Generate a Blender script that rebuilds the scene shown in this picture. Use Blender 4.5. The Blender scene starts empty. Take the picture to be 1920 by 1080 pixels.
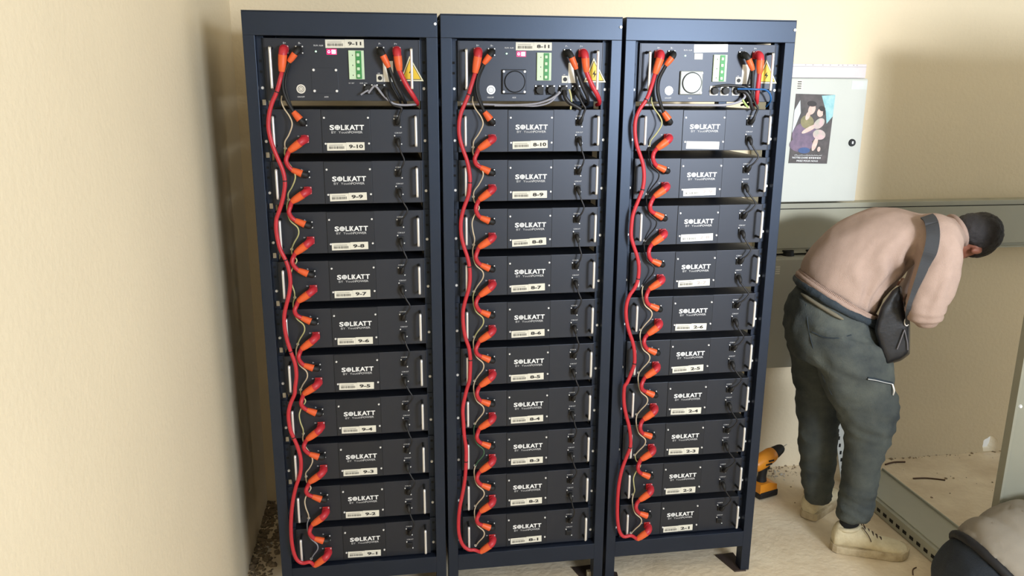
import bpy, bmesh, math, random
from mathutils import Vector, Matrix, noise

C = bpy.context.scene.collection
random.seed(7)
ZF = 1.565                                   # the camera solve had its zero at one screw row; the floor is z = 0 here

# ---------------------------------------------------------------- camera
CAM = Vector((0.3479, -2.4721, 0.1637 + ZF)); FPX = 1501.16
YAW, PIT, ROL = 0.155, 0.2478, 0.0056
_f = Vector((math.sin(YAW)*math.cos(PIT), math.cos(YAW)*math.cos(PIT), -math.sin(PIT)))
_r = Vector((math.cos(YAW), -math.sin(YAW), 0)); _u = _r.cross(_f)
RT = _r*math.cos(ROL) + _u*math.sin(ROL); UP = _u*math.cos(ROL) - _r*math.sin(ROL); FW = _f
cd = bpy.data.cameras.new('camera'); cam = bpy.data.objects.new('camera', cd); C.objects.link(cam)
cd.sensor_width = 36; cd.lens = FPX/1920*36; cd.clip_start = 0.05
M = Matrix.Identity(4)
for i in range(3):
    M[i][0] = RT[i]; M[i][1] = UP[i]; M[i][2] = -FW[i]; M[i][3] = CAM[i]
cam.matrix_world = M
bpy.context.scene.camera = cam
def ray(u, v): return FW + RT*((u-960)/FPX) - UP*((v-540)/FPX)
def onY(u, v, Y): d = ray(u, v); return CAM + d*((Y-CAM.y)/d.y)
def onZ(u, v, Z): d = ray(u, v); return CAM + d*((Z-CAM.z)/d.z)

# ---------------------------------------------------------------- light
sc = bpy.context.scene
sc.view_settings.view_transform = 'Standard'; sc.view_settings.look = 'None'
sc.view_settings.gamma = 1; sc.view_settings.use_curve_mapping = False
sc.view_settings.exposure = 0.0
w = bpy.data.worlds.new('sky'); sc.world = w; w.use_nodes = True
bg = w.node_tree.nodes['Background']; bg.inputs[0].default_value = (0.74, 0.86, 1.0, 1); bg.inputs[1].default_value = 1.3
def area(name, loc, target, sx, sy, power, col):
    l = bpy.data.lights.new(name, 'AREA'); l.shape = 'RECTANGLE'; l.size = sx; l.size_y = sy; l.energy = power; l.color = col
    o = bpy.data.objects.new(name, l); C.objects.link(o); o.location = loc
    o.rotation_euler = (Vector(target)-Vector(loc)).to_track_quat('-Z', 'Y').to_euler(); return o
area('window_daylight', (2.4, -3.92, 1.98), (1.7, 0, 2.15), 1.0, 0.85, 134, (0.80, 0.89, 1.0))

sl = bpy.data.lights.new('added_sun_spot', 'SPOT'); sl.energy = 560; sl.color = (.93, .96, 1.0); sl.spot_size = math.radians(31); sl.spot_blend = 1.0; sl.shadow_soft_size = .16
so_ = bpy.data.objects.new('added_sun_spot', sl); C.objects.link(so_); so_.location = (2.3, -3.9, 2.15)      # spot added to brighten the right rack's top, as sunlight through the window
so_.rotation_euler = (Vector((1.75, 0, 1.60))-so_.location).to_track_quat('-Z', 'Y').to_euler()

# ---------------------------------------------------------------- materials
def lin(c):
    c = c/255; return c/12.92 if c <= .04045 else ((c+.055)/1.055)**2.4
def rgb(r, g, b): return (lin(r), lin(g), lin(b), 1)
MATS = {}
def mat(name, col, rough=.5, metal=0., var=0., vscale=30., bump=0., bscale=200., spec=.5, tint=None, emit=None, col2=None, vdet=6):
    if name in MATS: return MATS[name]
    m = bpy.data.materials.new(name); m.use_nodes = True; nt = m.node_tree; b = nt.nodes['Principled BSDF']
    b.inputs['Base Color'].default_value = rgb(*col); b.inputs['Roughness'].default_value = rough
    b.inputs['Metallic'].default_value = metal; b.inputs['Specular IOR Level'].default_value = spec
    if tint: b.inputs['Specular Tint'].default_value = tint
    tc = nt.nodes.new('ShaderNodeTexCoord')
    if var or col2:
        n = nt.nodes.new('ShaderNodeTexNoise'); n.inputs['Scale'].default_value = vscale; n.inputs['Detail'].default_value = vdet
        n.inputs['Roughness'].default_value = .62
        nt.links.new(tc.outputs['Object'], n.inputs['Vector'])
        r = nt.nodes.new('ShaderNodeValToRGB'); nt.links.new(n.outputs['Fac'], r.inputs[0])
        c1 = rgb(*col); c2 = rgb(*col2) if col2 else tuple(x*(1-var) for x in c1[:3])+(1,)
        r.color_ramp.elements[0].position = .32; r.color_ramp.elements[1].position = .68
        r.color_ramp.elements[0].color = c2; r.color_ramp.elements[1].color = c1
        nt.links.new(r.outputs[0], b.inputs['Base Color'])
    if bump:
        n2 = nt.nodes.new('ShaderNodeTexNoise'); n2.inputs['Scale'].default_value = bscale; n2.inputs['Detail'].default_value = 4
        nt.links.new(tc.outputs['Object'], n2.inputs['Vector'])
        bp = nt.nodes.new('ShaderNodeBump'); bp.inputs['Strength'].default_value = bump; bp.inputs['Distance'].default_value = .01
        nt.links.new(n2.outputs['Fac'], bp.inputs['Height']); nt.links.new(bp.outputs[0], b.inputs['Normal'])
    if emit:
        b.inputs['Emission Color'].default_value = rgb(*emit[:3]); b.inputs['Emission Strength'].default_value = emit[3]
    MATS[name] = m; return m
m_wall = mat('plaster_wall', (234, 218, 188), .9, var=.06, vscale=1.6, bump=.15, bscale=60, spec=.2)
m_floor = mat('dusty_concrete', (244, 228, 200), .85, col2=(218, 198, 168), vscale=5, bump=.35, bscale=45, spec=.25)
m_rack = mat('black_powder_coat', (24, 29, 42), .40, var=.2, vscale=9, bump=.04, bscale=500, spec=.6, tint=(.62, .76, 1.0, 1))
m_panel = mat('charcoal_panel', (30, 32, 39), .44, var=.12, vscale=14, bump=.03, bscale=600, spec=.6, tint=(.80, .86, 1.0, 1))
m_ear = mat('ear_coat', (24, 28, 40), .5, var=.15, vscale=20, spec=.6, tint=(.62, .76, 1.0, 1))
m_cover = mat('plate_coat', (26, 28, 34), .42, var=.1, vscale=20, spec=.6, tint=(.80, .86, 1.0, 1))
m_dark = mat('black_rubber', (18, 18, 20), .6, var=.2, vscale=60)
m_gap = mat('seam_black', (8, 8, 10), .8, var=.1)
m_chrome = mat('brushed_chrome', (236, 236, 236), .28, metal=.55, var=.02, vscale=20)
m_screw = mat('zinc_screw', (240, 240, 240), .4, metal=.25, var=.08, vscale=300)
m_white = mat('white_print', (240, 240, 240), .6, var=.03)
m_grey_print = mat('fine_white_print', (200, 200, 202), .6, var=.03)
m_label = mat('label_paper', (226, 222, 208), .7, var=.06, vscale=60)
m_ink = mat('label_ink', (45, 42, 40), .7, var=.1)
m_white_overexp = mat('white_overexposed_paper', (250, 250, 244), .6, var=.02)  # white paper; on the right rack it puts overexposure into the sticker colour
m_ink_overexp = mat('overexposed_ink', (176, 168, 166), .7, var=.1)  # ink paled to put strong light on the right rack into its colour
m_red = mat('red_cable', (192, 42, 54), .42, var=.14, vscale=40)
m_redplug = mat('red_plug', (212, 50, 48), .4, var=.1, vscale=60)
m_orange = mat('orange_sleeve', (232, 98, 48), .45, var=.12, vscale=60)
m_blackc = mat('black_cable', (24, 24, 28), .42, var=.2, vscale=50)
m_grey_c = mat('grey_cable', (150, 150, 160), .5, var=.1, vscale=40)
m_earth = mat('earth_wire', (205, 196, 140), .5, col2=(170, 172, 120), vscale=50)
m_earth2 = mat('cream_wire', (214, 196, 168), .5, var=.15, vscale=50)
m_earth3 = mat('green_wire', (70, 110, 80), .5, var=.2, vscale=50)
m_blue = mat('blue_cable', (30, 90, 150), .45, var=.15, vscale=50)
m_term = mat('terminal_cream', (200, 222, 190), .6, var=.08, vscale=80)
m_green = mat('terminal_green', (50, 140, 70), .5, var=.2, vscale=120)
m_yellow = mat('warning_yellow', (236, 196, 40), .5, var=.06, vscale=40)
m_yedge = mat('warning_edge', (232, 226, 192), .5, var=.06, vscale=40)
m_box = mat('cabinet_paint', (196, 198, 190), .45, var=.04, vscale=6, bump=.03)
m_duct = mat('duct_paint', (170, 168, 150), .45, var=.05, vscale=8)
m_post = mat('galvanised_paint', (172, 172, 158), .4, var=.06, vscale=10)
m_clip = mat('clip_metal', (190, 180, 160), .5, metal=.3, var=.1)

# ---------------------------------------------------------------- mesh helpers
class MB:
    def __init__(s): s.v = []; s.f = []; s.m = []; s.s = []
    def add(s, vs, fs, m=0, smooth=False):
        b = len(s.v); s.v += [tuple(x) for x in vs]
        for f in fs: s.f.append([i+b for i in f]); s.m.append(m); s.s.append(smooth)
    def bm(s, bm, m=0, smooth=False, mtx=None):
        bm.verts.ensure_lookup_table(); bm.verts.index_update()
        s.add([(mtx @ v.co) if mtx else v.co for v in bm.verts], [[v.index for v in f.verts] for f in bm.faces], m, smooth); bm.free()
        return s
    def box(s, x0, x1, y0, y1, z0, z1, bev=0, m=0, mtx=None):
        bm = bmesh.new(); bmesh.ops.create_cube(bm, size=1)
        for v in bm.verts: v.co = Vector(((x0+x1)/2+v.co.x*(x1-x0), (y0+y1)/2+v.co.y*(y1-y0), (z0+z1)/2+v.co.z*(z1-z0)))
        if bev: bmesh.ops.bevel(bm, geom=bm.edges[:], offset=bev, segments=2, affect='EDGES', profile=.6)
        return s.bm(bm, m, False, mtx)
    def cyl(s, p0, p1, r, r2=None, seg=16, m=0, smooth=True):
        r2 = r if r2 is None else r2
        return s.tube([p0, p1], [r, r2], seg, m, sub=0)
    def tube(s, pts, r, seg=10, m=0, sub=6, flat=1., up=None, cap=True):
        pts = [Vector(p) for p in pts]; n = len(pts)
        rr = list(r) if isinstance(r, (list, tuple)) else [r]*n
        P, R = [], []
        if sub and n > 2:
            for i in range(n-1):
                p0 = pts[max(i-1, 0)]; p1 = pts[i]; p2 = pts[i+1]; p3 = pts[min(i+2, n-1)]
                for k in range(sub):
                    t = k/sub; t2 = t*t; t3 = t2*t
                    P.append(.5*((2*p1)+(p2-p0)*t+(2*p0-5*p1+4*p2-p3)*t2+(3*p1-p0-3*p2+p3)*t3)); R.append(rr[i]*(1-t)+rr[i+1]*t)
            P.append(pts[-1]); R.append(rr[-1])
        else: P, R = pts, rr
        vs = []; fs = []; N = None
        for i, p in enumerate(P):
            t = (P[min(i+1, len(P)-1)]-P[max(i-1, 0)]).normalized()
            if N is None:
                a = Vector(up) if up else (Vector((0, 0, 1)) if abs(t.z) < .9 else Vector((1, 0, 0)))
                N = (a-t*a.dot(t)).normalized()
            else: N = (N-t*N.dot(t)).normalized()
            B = t.cross(N)
            for k in range(seg):
                a = 2*math.pi*k/seg; vs.append(p+N*(math.cos(a)*R[i]*flat)+B*(math.sin(a)*R[i]))
        L = len(P)
        for i in range(L-1):
            for k in range(seg):
                a = i*seg+k; b = i*seg+(k+1) % seg; fs.append((a, b, b+seg, a+seg))
        s.add(vs, fs, m, True)
        if cap:
            s.add([vs[k] for k in range(seg)], [list(range(seg))[::-1]], m); s.add([vs[(L-1)*seg+k] for k in range(seg)], [list(range(seg))], m)
        return s
    def ball(s, c, r, seg=16, m=0, mtx=None):
        bm = bmesh.new(); bmesh.ops.create_uvsphere(bm, u_segments=seg, v_segments=max(6, seg*2//3), radius=1)
        r = (r, r, r) if not isinstance(r, (tuple, list)) else r
        for v in bm.verts: v.co = Vector((v.co.x*r[0], v.co.y*r[1], v.co.z*r[2]))
        mt = Matrix.Translation(Vector(c)) @ (mtx or Matrix.Identity(4))
        return s.bm(bm, m, True, mt)
    def prism(s, pts, y0, y1, m=0):                 # pts in x,z, extruded along y
        n = len(pts); vs = [(p[0], y0, p[1]) for p in pts]+[(p[0], y1, p[1]) for p in pts]
        fs = [list(range(n)), list(range(2*n-1, n-1, -1))]+[[i, i+n, (i+1) % n+n, (i+1) % n] for i in range(n)]
        s.add(vs, fs, m); return s
    def ring(s, c, r0, r1, y0, y1, seg=24, m=0):     # flat ring facing -y
        vs = []
        for r, y in ((r0, y0), (r1, y0), (r1, y1), (r0, y1)):
            vs += [(c[0]+math.cos(2*math.pi*k/seg)*r, y, c[1]+math.sin(2*math.pi*k/seg)*r) for k in range(seg)]
        fs = []
        for a in range(4):
            for k in range(seg): fs.append((a*seg+k, a*seg+(k+1) % seg, ((a+1) % 4)*seg+(k+1) % seg, ((a+1) % 4)*seg+k))
        s.add(vs, fs, m); return s
    def data(s, name, mats):
        me = bpy.data.meshes.new(name); me.from_pydata(s.v, [], s.f)
        for m in (mats if isinstance(mats, (list, tuple)) else [mats]): me.materials.append(m)
        for p, mi, sm in zip(me.polygons, s.m, s.s): p.material_index = mi; p.use_smooth = sm
        bm = bmesh.new(); bm.from_mesh(me); bmesh.ops.recalc_face_normals(bm, faces=bm.faces[:]); bm.to_mesh(me); bm.free()
        me.update(); return me
def tag(o, label=None, cat=None, group=None, kind=None):
    if label: o['label'] = label
    if cat: o['category'] = cat
    if group: o['group'] = group
    if kind: o['kind'] = kind
    return o
def link(name, data, parent=None, loc=(0, 0, 0), rot=None):
    o = bpy.data.objects.new(name, data); C.objects.link(o); o.location = loc
    if rot: o.rotation_euler = rot
    if parent: o.parent = parent
    return o
def obj(name, mb, mats, parent=None, loc=(0, 0, 0), rot=None): return link(name, mb.data(name, mats), parent, loc, rot)
def thing(name, label, cat, loc=(0, 0, 0), group=None, rot=None):
    return tag(link(name, None, None, loc, rot), label, cat, group)

FONT = {}
def glyphs(s, bold=0.):
    k = (s, bold)
    if k not in FONT:
        cu = bpy.data.curves.new('t', 'FONT'); cu.body = s; cu.size = 1; cu.offset = bold; cu.resolution_u = 3
        o = bpy.data.objects.new('t', cu); C.objects.link(o)
        me = bpy.data.meshes.new_from_object(o.evaluated_get(bpy.context.evaluated_depsgraph_get()))
        vs = [v.co.copy() for v in me.vertices]; fs = [list(p.vertices) for p in me.polygons]
        bpy.data.objects.remove(o); bpy.data.curves.remove(cu); bpy.data.meshes.remove(me)
        FONT[k] = (vs, fs)
    return FONT[k]
def put_text(mb, s, x0, x1, z0, z1, y, bold=0., m=0, th=.0006):   # text fitted into a box, facing -y, with a little thickness
    vs, fs = glyphs(s, bold)
    a = min(v.x for v in vs); b = max(v.x for v in vs); c = min(v.y for v in vs); d = max(v.y for v in vs)
    X = lambda v: x0+(v.x-a)/(b-a)*(x1-x0)
    Z = lambda v: z0+(v.y-c)/max(d-c, 1e-6)*(z1-z0)
    mb.add([(X(v), y-th, Z(v)) for v in vs], fs, m)
    return mb

# ---------------------------------------------------------------- the room
XL, YB, YF = -0.20, 0.735, -4.0
o = obj('wall_left', MB().box(XL-.15, XL, YF-.2, YB+.15, -.02, 3.1), m_wall); tag(o, kind='structure')
o = obj('floor', MB().box(XL-.15, 6.2, YF-.2, YB, -.12, 0), m_floor); tag(o, kind='structure')
o = obj('ceiling', MB().box(XL-.15, 6.2, YF-.2, YB+.15, 3.1, 3.2), mat('ceiling_paint', (226, 218, 200), .9, var=.04)); tag(o, kind='structure')
# back wall with the broken hole near the floor
def wall_with_hole():
    c = onY(1856, 834, YB); cx_, cz_ = c.x, c.z; hw, hh = .040, .048
    A, B_, Dn, Tp = cx_-.1, cx_+.1, -.02, cz_+.1
    bm = bmesh.new()
    def quad(*p): bm.faces.new([bm.verts.new((q[0], YB, q[1])) for q in p])
    quad((XL, Dn), (A, Dn), (A, 3.1), (XL, 3.1)); quad((B_, Dn), (6.2, Dn), (6.2, 3.1), (B_, 3.1)); quad((A, Tp), (B_, Tp), (B_, 3.1), (A, 3.1))
    ang = [k*math.pi/20 for k in range(40)]+[math.atan2(z-cz_, x-cx_) % (2*math.pi) for x in (A, B_) for z in (Dn, Tp)]
    ang = sorted(set(round(q, 5) for q in ang)); vi = []; vo = []
    for q in ang:
        cs, sn = math.cos(q), math.sin(q)
        r = 1/math.sqrt((cs/hw)**2+(sn/hh)**2)*(1+.22*noise.noise(Vector((cs*1.6, sn*1.6, 3))))
        r = min(r, (cz_-.004)/-sn) if sn < 0 else r
        k = min(((B_-cx_)/cs if cs > 1e-6 else (A-cx_)/cs if cs < -1e-6 else 1e9), ((Tp-cz_)/sn if sn > 1e-6 else (Dn-cz_)/sn if sn < -1e-6 else 1e9))
        vi.append(bm.verts.new((cx_+cs*r, YB, cz_+sn*r))); vo.append(bm.verts.new((cx_+cs*k, YB, cz_+sn*k)))
    n = len(ang)
    for i in range(n): j = (i+1) % n; bm.faces.new((vi[i], vi[j], vo[j], vo[i]))
    bmesh.ops.remove_doubles(bm, verts=bm.verts[:], dist=1e-5); bmesh.ops.recalc_face_normals(bm, faces=bm.faces[:])
    g = bmesh.ops.extrude_face_region(bm, geom=bm.faces[:])
    for v in g['geom']:
        if isinstance(v, bmesh.types.BMVert): v.co.y += .05
    return MB().bm(bm)
o = obj('wall_back', wall_with_hole(), m_wall); tag(o, kind='structure')
o = obj('ground_outside', MB().box(XL-.15, 6.2, YB+.051, 7, -.14, -.015), mat('pale_ground', (214, 204, 190), .9, var=.1, vscale=3)); tag(o, kind='structure')
# front wall (behind the camera) with the window the daylight comes through, and the right wall
fw = MB()
fw.box(XL-.15, .9, YF-.2, YF-.05, 0, 3.1); fw.box(3.6, 6.2, YF-.2, YF-.05, 0, 3.1)
fw.box(.9, 3.6, YF-.2, YF-.05, 0, 1.1); fw.box(.9, 3.6, YF-.2, YF-.05, 2.8, 3.1)
o = obj('wall_front', fw, m_wall); tag(o, kind='structure')

# ---------------------------------------------------------------- racks
RX = [0.0, 0.5551, 1.1124]                       # x of each rack's left screw column
PITCH = 0.1514
def uz(n): return ZF+(n-10)*PITCH if n < 11 else ZF+0.153
W0, W1 = -.0407, .5057                           # outer sides, local x
RTOP = 1.929
side = ['left', 'middle', 'right']
def make_rack(i):
    t = thing('battery_rack', ['black steel battery rack standing beside the bare left wall', 'black steel battery rack in the middle of the row of three', 'black steel battery rack at the right end, beside the bending man'][i], 'rack', (RX[i], 0, 0), 'steel battery racks')
    for s in (0, 1):
        x0, x1 = (W0, W0+.033) if s == 0 else (W1-.033, W1)
        obj('post', MB().box(x0, x1, -.032, .012, 0.004, 1.8625, .0015), m_rack, t)
        obj('post', MB().box(x0, x1, .455, .495, 0.004, RTOP-.002, .003), m_rack, t)
        # mounting rail with its square holes
        xa, xb = (-.0125, .010) if s == 0 else (.455, .4775)
        mr = MB().box(xa, xb, .004, .030, .168, 1.868, .001)
        for k in range(11):
            for dz in (.045, .075):
                z = uz(k+1)+dz
                mr.box((xa+xb)/2-.004, (xa+xb)/2+.004, -.0006, .0045, z-.0035, z+.0035, 0, 1)
        obj('mounting_rail', mr, [m_ear, m_gap], t)
        for za, zb in ((.104, .15), (1.866, 1.922), (.95, .99)): obj('side_rail', MB().box(x0+.004, x1-.004, .0122, .4548, za, zb, .003), m_rack, t)
    obj('header', MB().box(W0, W1, -.032, .012, 1.862, RTOP-.0032, .0015), m_rack, t)
    obj('rear_header', MB().box(W0+.0335, W1-.0335, .456, .494, 1.835, RTOP-.0032, .0015), m_rack, t)
    obj('top_panel', MB().box(W0, W1, -.032, .495, RTOP-.003, RTOP, .001), m_rack, t)
    obj('bottom_beam', MB().box(W0+.0328, W1-.0328, -.0322, .03, .104, .164, .0015), m_rack, t)
    obj('rear_beam', MB().box(W0+.0335, W1-.0335, .456, .49, .104, .15, .003), m_rack, t)
    obj('base_shelf', MB().box(W0+.034, W1-.034, .031, .454, .148, .160), m_rack, t)
    for s in (0, 1):
        x = W0+.04 if s == 0 else W1-.04
        sg = 1 if s == 0 else -1
        if s == 0: pts = [(W0, -.06), (W0+.05, -.06), (W0+.06, .02), (W0, .06)]
        else: pts = [(W1-.012, -.034), (W1-.012, .08), (W1-.085, .075), (W1-.055, -.034)]
        mb = MB(); vs = [(p[0], p[1], 0) for p in pts]+[(p[0], p[1], .006) for p in pts]
        mb.add(vs, [(0, 1, 2, 3), (4, 5, 6, 7), (0, 1, 5, 4), (1, 2, 6, 5), (2, 3, 7, 6), (3, 0, 4, 7)])
        obj('foot_plate', mb, mat('scuffed_foot_plate', (62, 50, 46), .6, var=.3, vscale=40), t)
    # small clips seen beside the left ears
    for k in range(2, 11):
        if i == 0: obj('cage_clip', MB().box(-.003, .007, -.004, .0, uz(k)+.104, uz(k)+.12, .001), m_clip, t)
    for z in (1.90,): obj('side_bolt', MB().cyl((W1-.006, -.036, z), (W1-.006, -.031, z), .004), m_screw, t)
    return t
for i in range(3): make_rack(i)

# ---------------------------------------------------------------- battery modules (local: left rack screw at x = 0, z = 0)
YP = -.012
CACHE = {}
def part(name, key, fn, mats, parent, loc=(0, 0, 0)):
    if key not in CACHE: CACHE[key] = fn().data(name, mats)
    return link(name, CACHE[key], parent, loc)
def screw(mb, x, z, y, r=.0042, m=0):
    mb.cyl((x, y, z), (x, y-.0028, z), r, r*.8, 12, m)
    mb.box(x-r*.6, x+r*.6, y-.0031, y-.0027, z-.0006, z+.0006, 0, m)
    return mb
def body_fn(z0, z1, x0=.0105, x1=.4545):
    def f():
        m = MB().box(x0, x1, YP, .42, z0, z1, .0012)
        for x in (x0+.0035, x1-.0035): m.box(x-.0006, x+.0006, YP-.0004, YP+.001, z0+.002, z1-.002, 0, 1)
        return m
    return f
def ear_fn(s, z0, z1):
    def f():
        x0, x1 = (-.0087, .0103) if s == 0 else (.4547, .4737)
        return MB().box(x0, x1, -.0005, .0035, z0, z1, .0006)
    return f
def scr1(x, z, y, r=.0042): return lambda: screw(MB(), x, z, y, r)
def handle_fn(x, z0, z1):
    def f():
        p = [(x, YP-.0005, z0+.004), (x, YP-.022, z0+.004), (x, YP-.033, z0+.006), (x, YP-.036, z0+.012), (x, YP-.036, z1-.012), (x, YP-.033, z1-.006), (x, YP-.022, z1-.004), (x, YP-.0005, z1-.004)]
        m = MB(); m.tube(p[2:6], .0041, 10, 0, 4); m.tube(p[:3], [.0036, .0036, .004], 10, 1, 3); m.tube(p[5:], [.004, .0036, .0036], 10, 1, 3)
        for z in (z0+.004, z1-.004): m.cyl((x, YP, z), (x, YP-.003, z), .0050, .0045, 12, 1)
        return m
    return f
def logo():
    k = .0999/880; X = lambda px: .185+(px-375)*k; z0, z1 = .0330, .0480; y = YP-.0018
    m = MB()
    put_text(m, 'S', X(375), X(490), z0, z1, y, .03)
    c = (X(572), (z0+z1)/2); rx, rz = 72*k, .0072
    pts = [(c[0]+rx*math.cos(a*math.pi/12), c[1]+rz*math.sin(a*math.pi/12)) for a in range(24)]
    m.prism(pts, y-.0006, y, 0)
    for dx in (-.0026, .0026): m.box(c[0]+dx-.00035, c[0]+dx+.00035, y-.0009, y-.0005, c[1]-rz*.93, c[1]+rz*.93, 0, 1)
    for dz in (-.0026, .0026): m.box(c[0]-rx*.93, c[0]+rx*.93, y-.0009, y-.0005, c[1]+dz-.0003, c[1]+dz+.0003, 0, 1)
    put_text(m, 'L', X(662), X(750), z0, z1, y, .03)
    m.box(X(766), X(788), y-.0006, y, z0, z1)
    put_text(m, 'K', X(798), X(876), z0, z1, y, .035)
    m.box(X(788), X(822), y-.0006, y, z1-.0016, z1); m.box(X(788), X(806), y-.0006, y, z0+.004, z0+.0055)
    put_text(m, 'A', X(878), X(1028), z0, z1, y, .03)
    put_text(m, 'T', X(1010), X(1122), z0, z1, y, .03)
    put_text(m, 'T', X(1137), X(1255), z0, z1, y, .03)
    return m
def sublogo():
    k = .0999/880; X = lambda px: .185+(px-375)*k; z0, z1 = .0232, .0299; y = YP-.0018
    m = MB()
    put_text(m, 'BY', X(415), X(535), z0, z1, y, -.004); put_text(m, 'Youth', X(597), X(858), z0, z1, y, -.004)
    put_text(m, 'POWER', X(862), X(1213), z0, z1, y, .012)
    return m
def cover_fn():
    x0, x1, z0, z1 = .1622, .3030, -.0335, .0915
    m = MB().box(x0, x1, YP-.0016, YP, z0, z1, .0006)
    for a, b, c, d in ((x0-.0012, x0-.0002, z0, z1), (x1+.0002, x1+.0012, z0, z1), (x0-.001, x1+.001, z1, z1+.001)):
        m.box(a, b, YP-.0003, YP, c, d, 0, 1)
    return m
def sticker_bars(x0, x1, z0, z1, y, seed):
    rnd = random.Random(seed); m = MB(); x = x0
    while x < x1:
        wd = rnd.choice((.0006, .0009, .0014)); m.box(x, min(x+wd, x1), y-.0003, y, z0, z1); x += wd+rnd.choice((.0006, .0009, .0013))
    return m
def port_fn(z):
    def f():
        m = MB().box(.3735, .393, YP-.006, YP, z-.0095, z+.0095, .002)
        m.box(.377, .3895, YP-.0075, YP-.005, z-.006, z+.006, .001)
        m.cyl((.3832, YP-.0076, z), (.3832, YP-.0079, z), .0045, m=1)
        return m
    return f
def socket_black():
    m = MB().box(.101, .1225, YP-.004, YP, .044, .0665, .0015)
    m.cyl((.1115, YP-.003, .0552), (.1115, YP-.016, .0552), .0088, .0082, 18)
    m.cyl((.1115, YP-.0161, .0552), (.1115, YP-.0165, .0552), .006, m=1)
    return m
def socket_red():
    m = MB().box(.101, .1235, YP-.004, YP, -.004, .0185, .0015)
    m.cyl((.1122, YP-.003, .0073), (.1122, YP-.012, .0073), .0095, .009, 18)
    return m
rnd = random.Random(3)
seen_labels = {0: '9', 1: '8', 2: '2'}
def make_module(i, n):
    code = '%s-%d' % (seen_labels[i], n)
    blank = (i == 2 and n == 10)  # this sticker stays unprinted: overexposure is put into its look
    pos = side[i]
    if blank: lab = 'black battery module with overexposed white sticker, top one in the right rack'
    else: lab = 'black battery module with sticker reading %s, in the %s rack' % (code, pos)
    t = thing('battery_module', lab, 'battery module', (RX[i], 0, uz(n)), 'battery modules in the racks')
    part('housing', 'body', body_fn(-.0345, .0930), [m_panel, m_gap], t)
    for s in (0, 1):
        part('mounting_ear', 'ear%d' % s, ear_fn(s, -.0345, .0930), m_ear, t)
        part('rack_screw', 'es%d' % s, scr1(.465*s, 0, -.0005, .0048), m_screw, t)
        part('handle', 'hd%d' % s, handle_fn((.0285, .4365)[s], -.0165, .0765), [m_chrome, m_dark], t)
    cp = part('cover_plate', 'cover', cover_fn, [m_cover, m_gap], t)
    for k, (x, z) in enumerate(((.170, .0686), (.2975, .0686), (.1712, -.0066), (.2978, -.0066))): part('plate_screw', 'ps%d' % k, scr1(x, z, YP-.0016, .0032), m_screw, cp)
    part('printed_logo', 'logo', logo, [m_white, m_cover], cp)
    part('printed_tagline', 'sub', sublogo, m_grey_print, cp)
    # sticker with bar code and hand placed number
    x0 = .1758+rnd.uniform(-.0015, .0015); z0 = -.0270+rnd.uniform(-.0015, .0015); y = YP-.0017
    sk = link('sticker', (CACHE.get('stk') or CACHE.setdefault('stk', MB().box(0, .0555, -.0004, 0, 0, .0225).box(.0558, .1095, -.0005, 0, .0006, .0236).data('sticker', m_label))), t, (x0, y, z0), (0, rnd.uniform(-.025, .03) if i != 1 else rnd.uniform(-.04, 0), 0))
    if i == 2 and n >= 8:
        sk.data = CACHE.get('stkw') or CACHE.setdefault('stkw', MB().box(0, .1095, -.0005, 0, 0, .0232).data('sticker', m_white_overexp))
    if not blank:
        b = part('bar_code', 'bars', lambda: sticker_bars(.006, .050, .005, .0125, -.0004, 5).box(.006, .046, -.0006, -.0004, .0155, .0165), m_ink if i < 2 or n < 7 else m_ink_overexp, sk)
        num = part('printed_number', 'num'+code, lambda: put_text(MB(), code, .064, .064+(.034 if n < 10 else .041), .0060, .0170, -.0006, .035), m_ink if i < 2 or n < 7 else m_ink_overexp, sk)
        if i == 2 and n >= 7: CACHE['num'+code].materials[0] = m_ink_overexp
    # sockets, ports, prints
    part('negative_socket', 'sb', socket_black, [m_dark, m_gap], t)
    part('positive_socket', 'sr', socket_red, m_redplug, t)
    for x, z in ((.1195, .0635), (.1195, .0468), (.1205, .0155), (.1205, -.001)): part('socket_screw', 'ss', scr1(0, 0, 0, .0023), m_screw, t, (x, YP-.004, z))
    part('earth_terminal', 'et', lambda: screw(MB(), .0545, -.0195, YP, .0048), m_screw, t)
    part('comm_port', 'pi', port_fn(.0535), [m_dark, m_gap], t)
    part('comm_port', 'po', port_fn(.0035), [m_dark, m_gap], t)
    for x, z in ((.3735, .0655), (.3928, .0415), (.3740, .0160), (.3940, -.0085)): part('port_screw', 'ss', scr1(0, 0, 0, .0023), m_screw, t, (x, YP-.0005, z))
    part('port_print', 'pp', lambda: put_text(MB(), 'COM-IN', .3735, .3925, .0715, .0755, YP-.0001, .01), m_grey_print, t)
    part('port_print', 'pp2', lambda: put_text(MB(), 'COM-OUT', .3745, .3965, .0222, .0262, YP-.0001, .01), m_grey_print, t)
    part('polarity_print', 'pol', lambda: put_text(MB(), 'B-', .0965, .1015, .067, .071, YP-.0001, .01), m_grey_print, t)
    part('polarity_print', 'pol2', lambda: put_text(MB(), 'B+', .092, .098, .0135, .0175, YP-.0001, .01), m_grey_print, t)
    return t
for i in range(3):
    for n in range(10, 0, -1): make_module(i, n)

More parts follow.
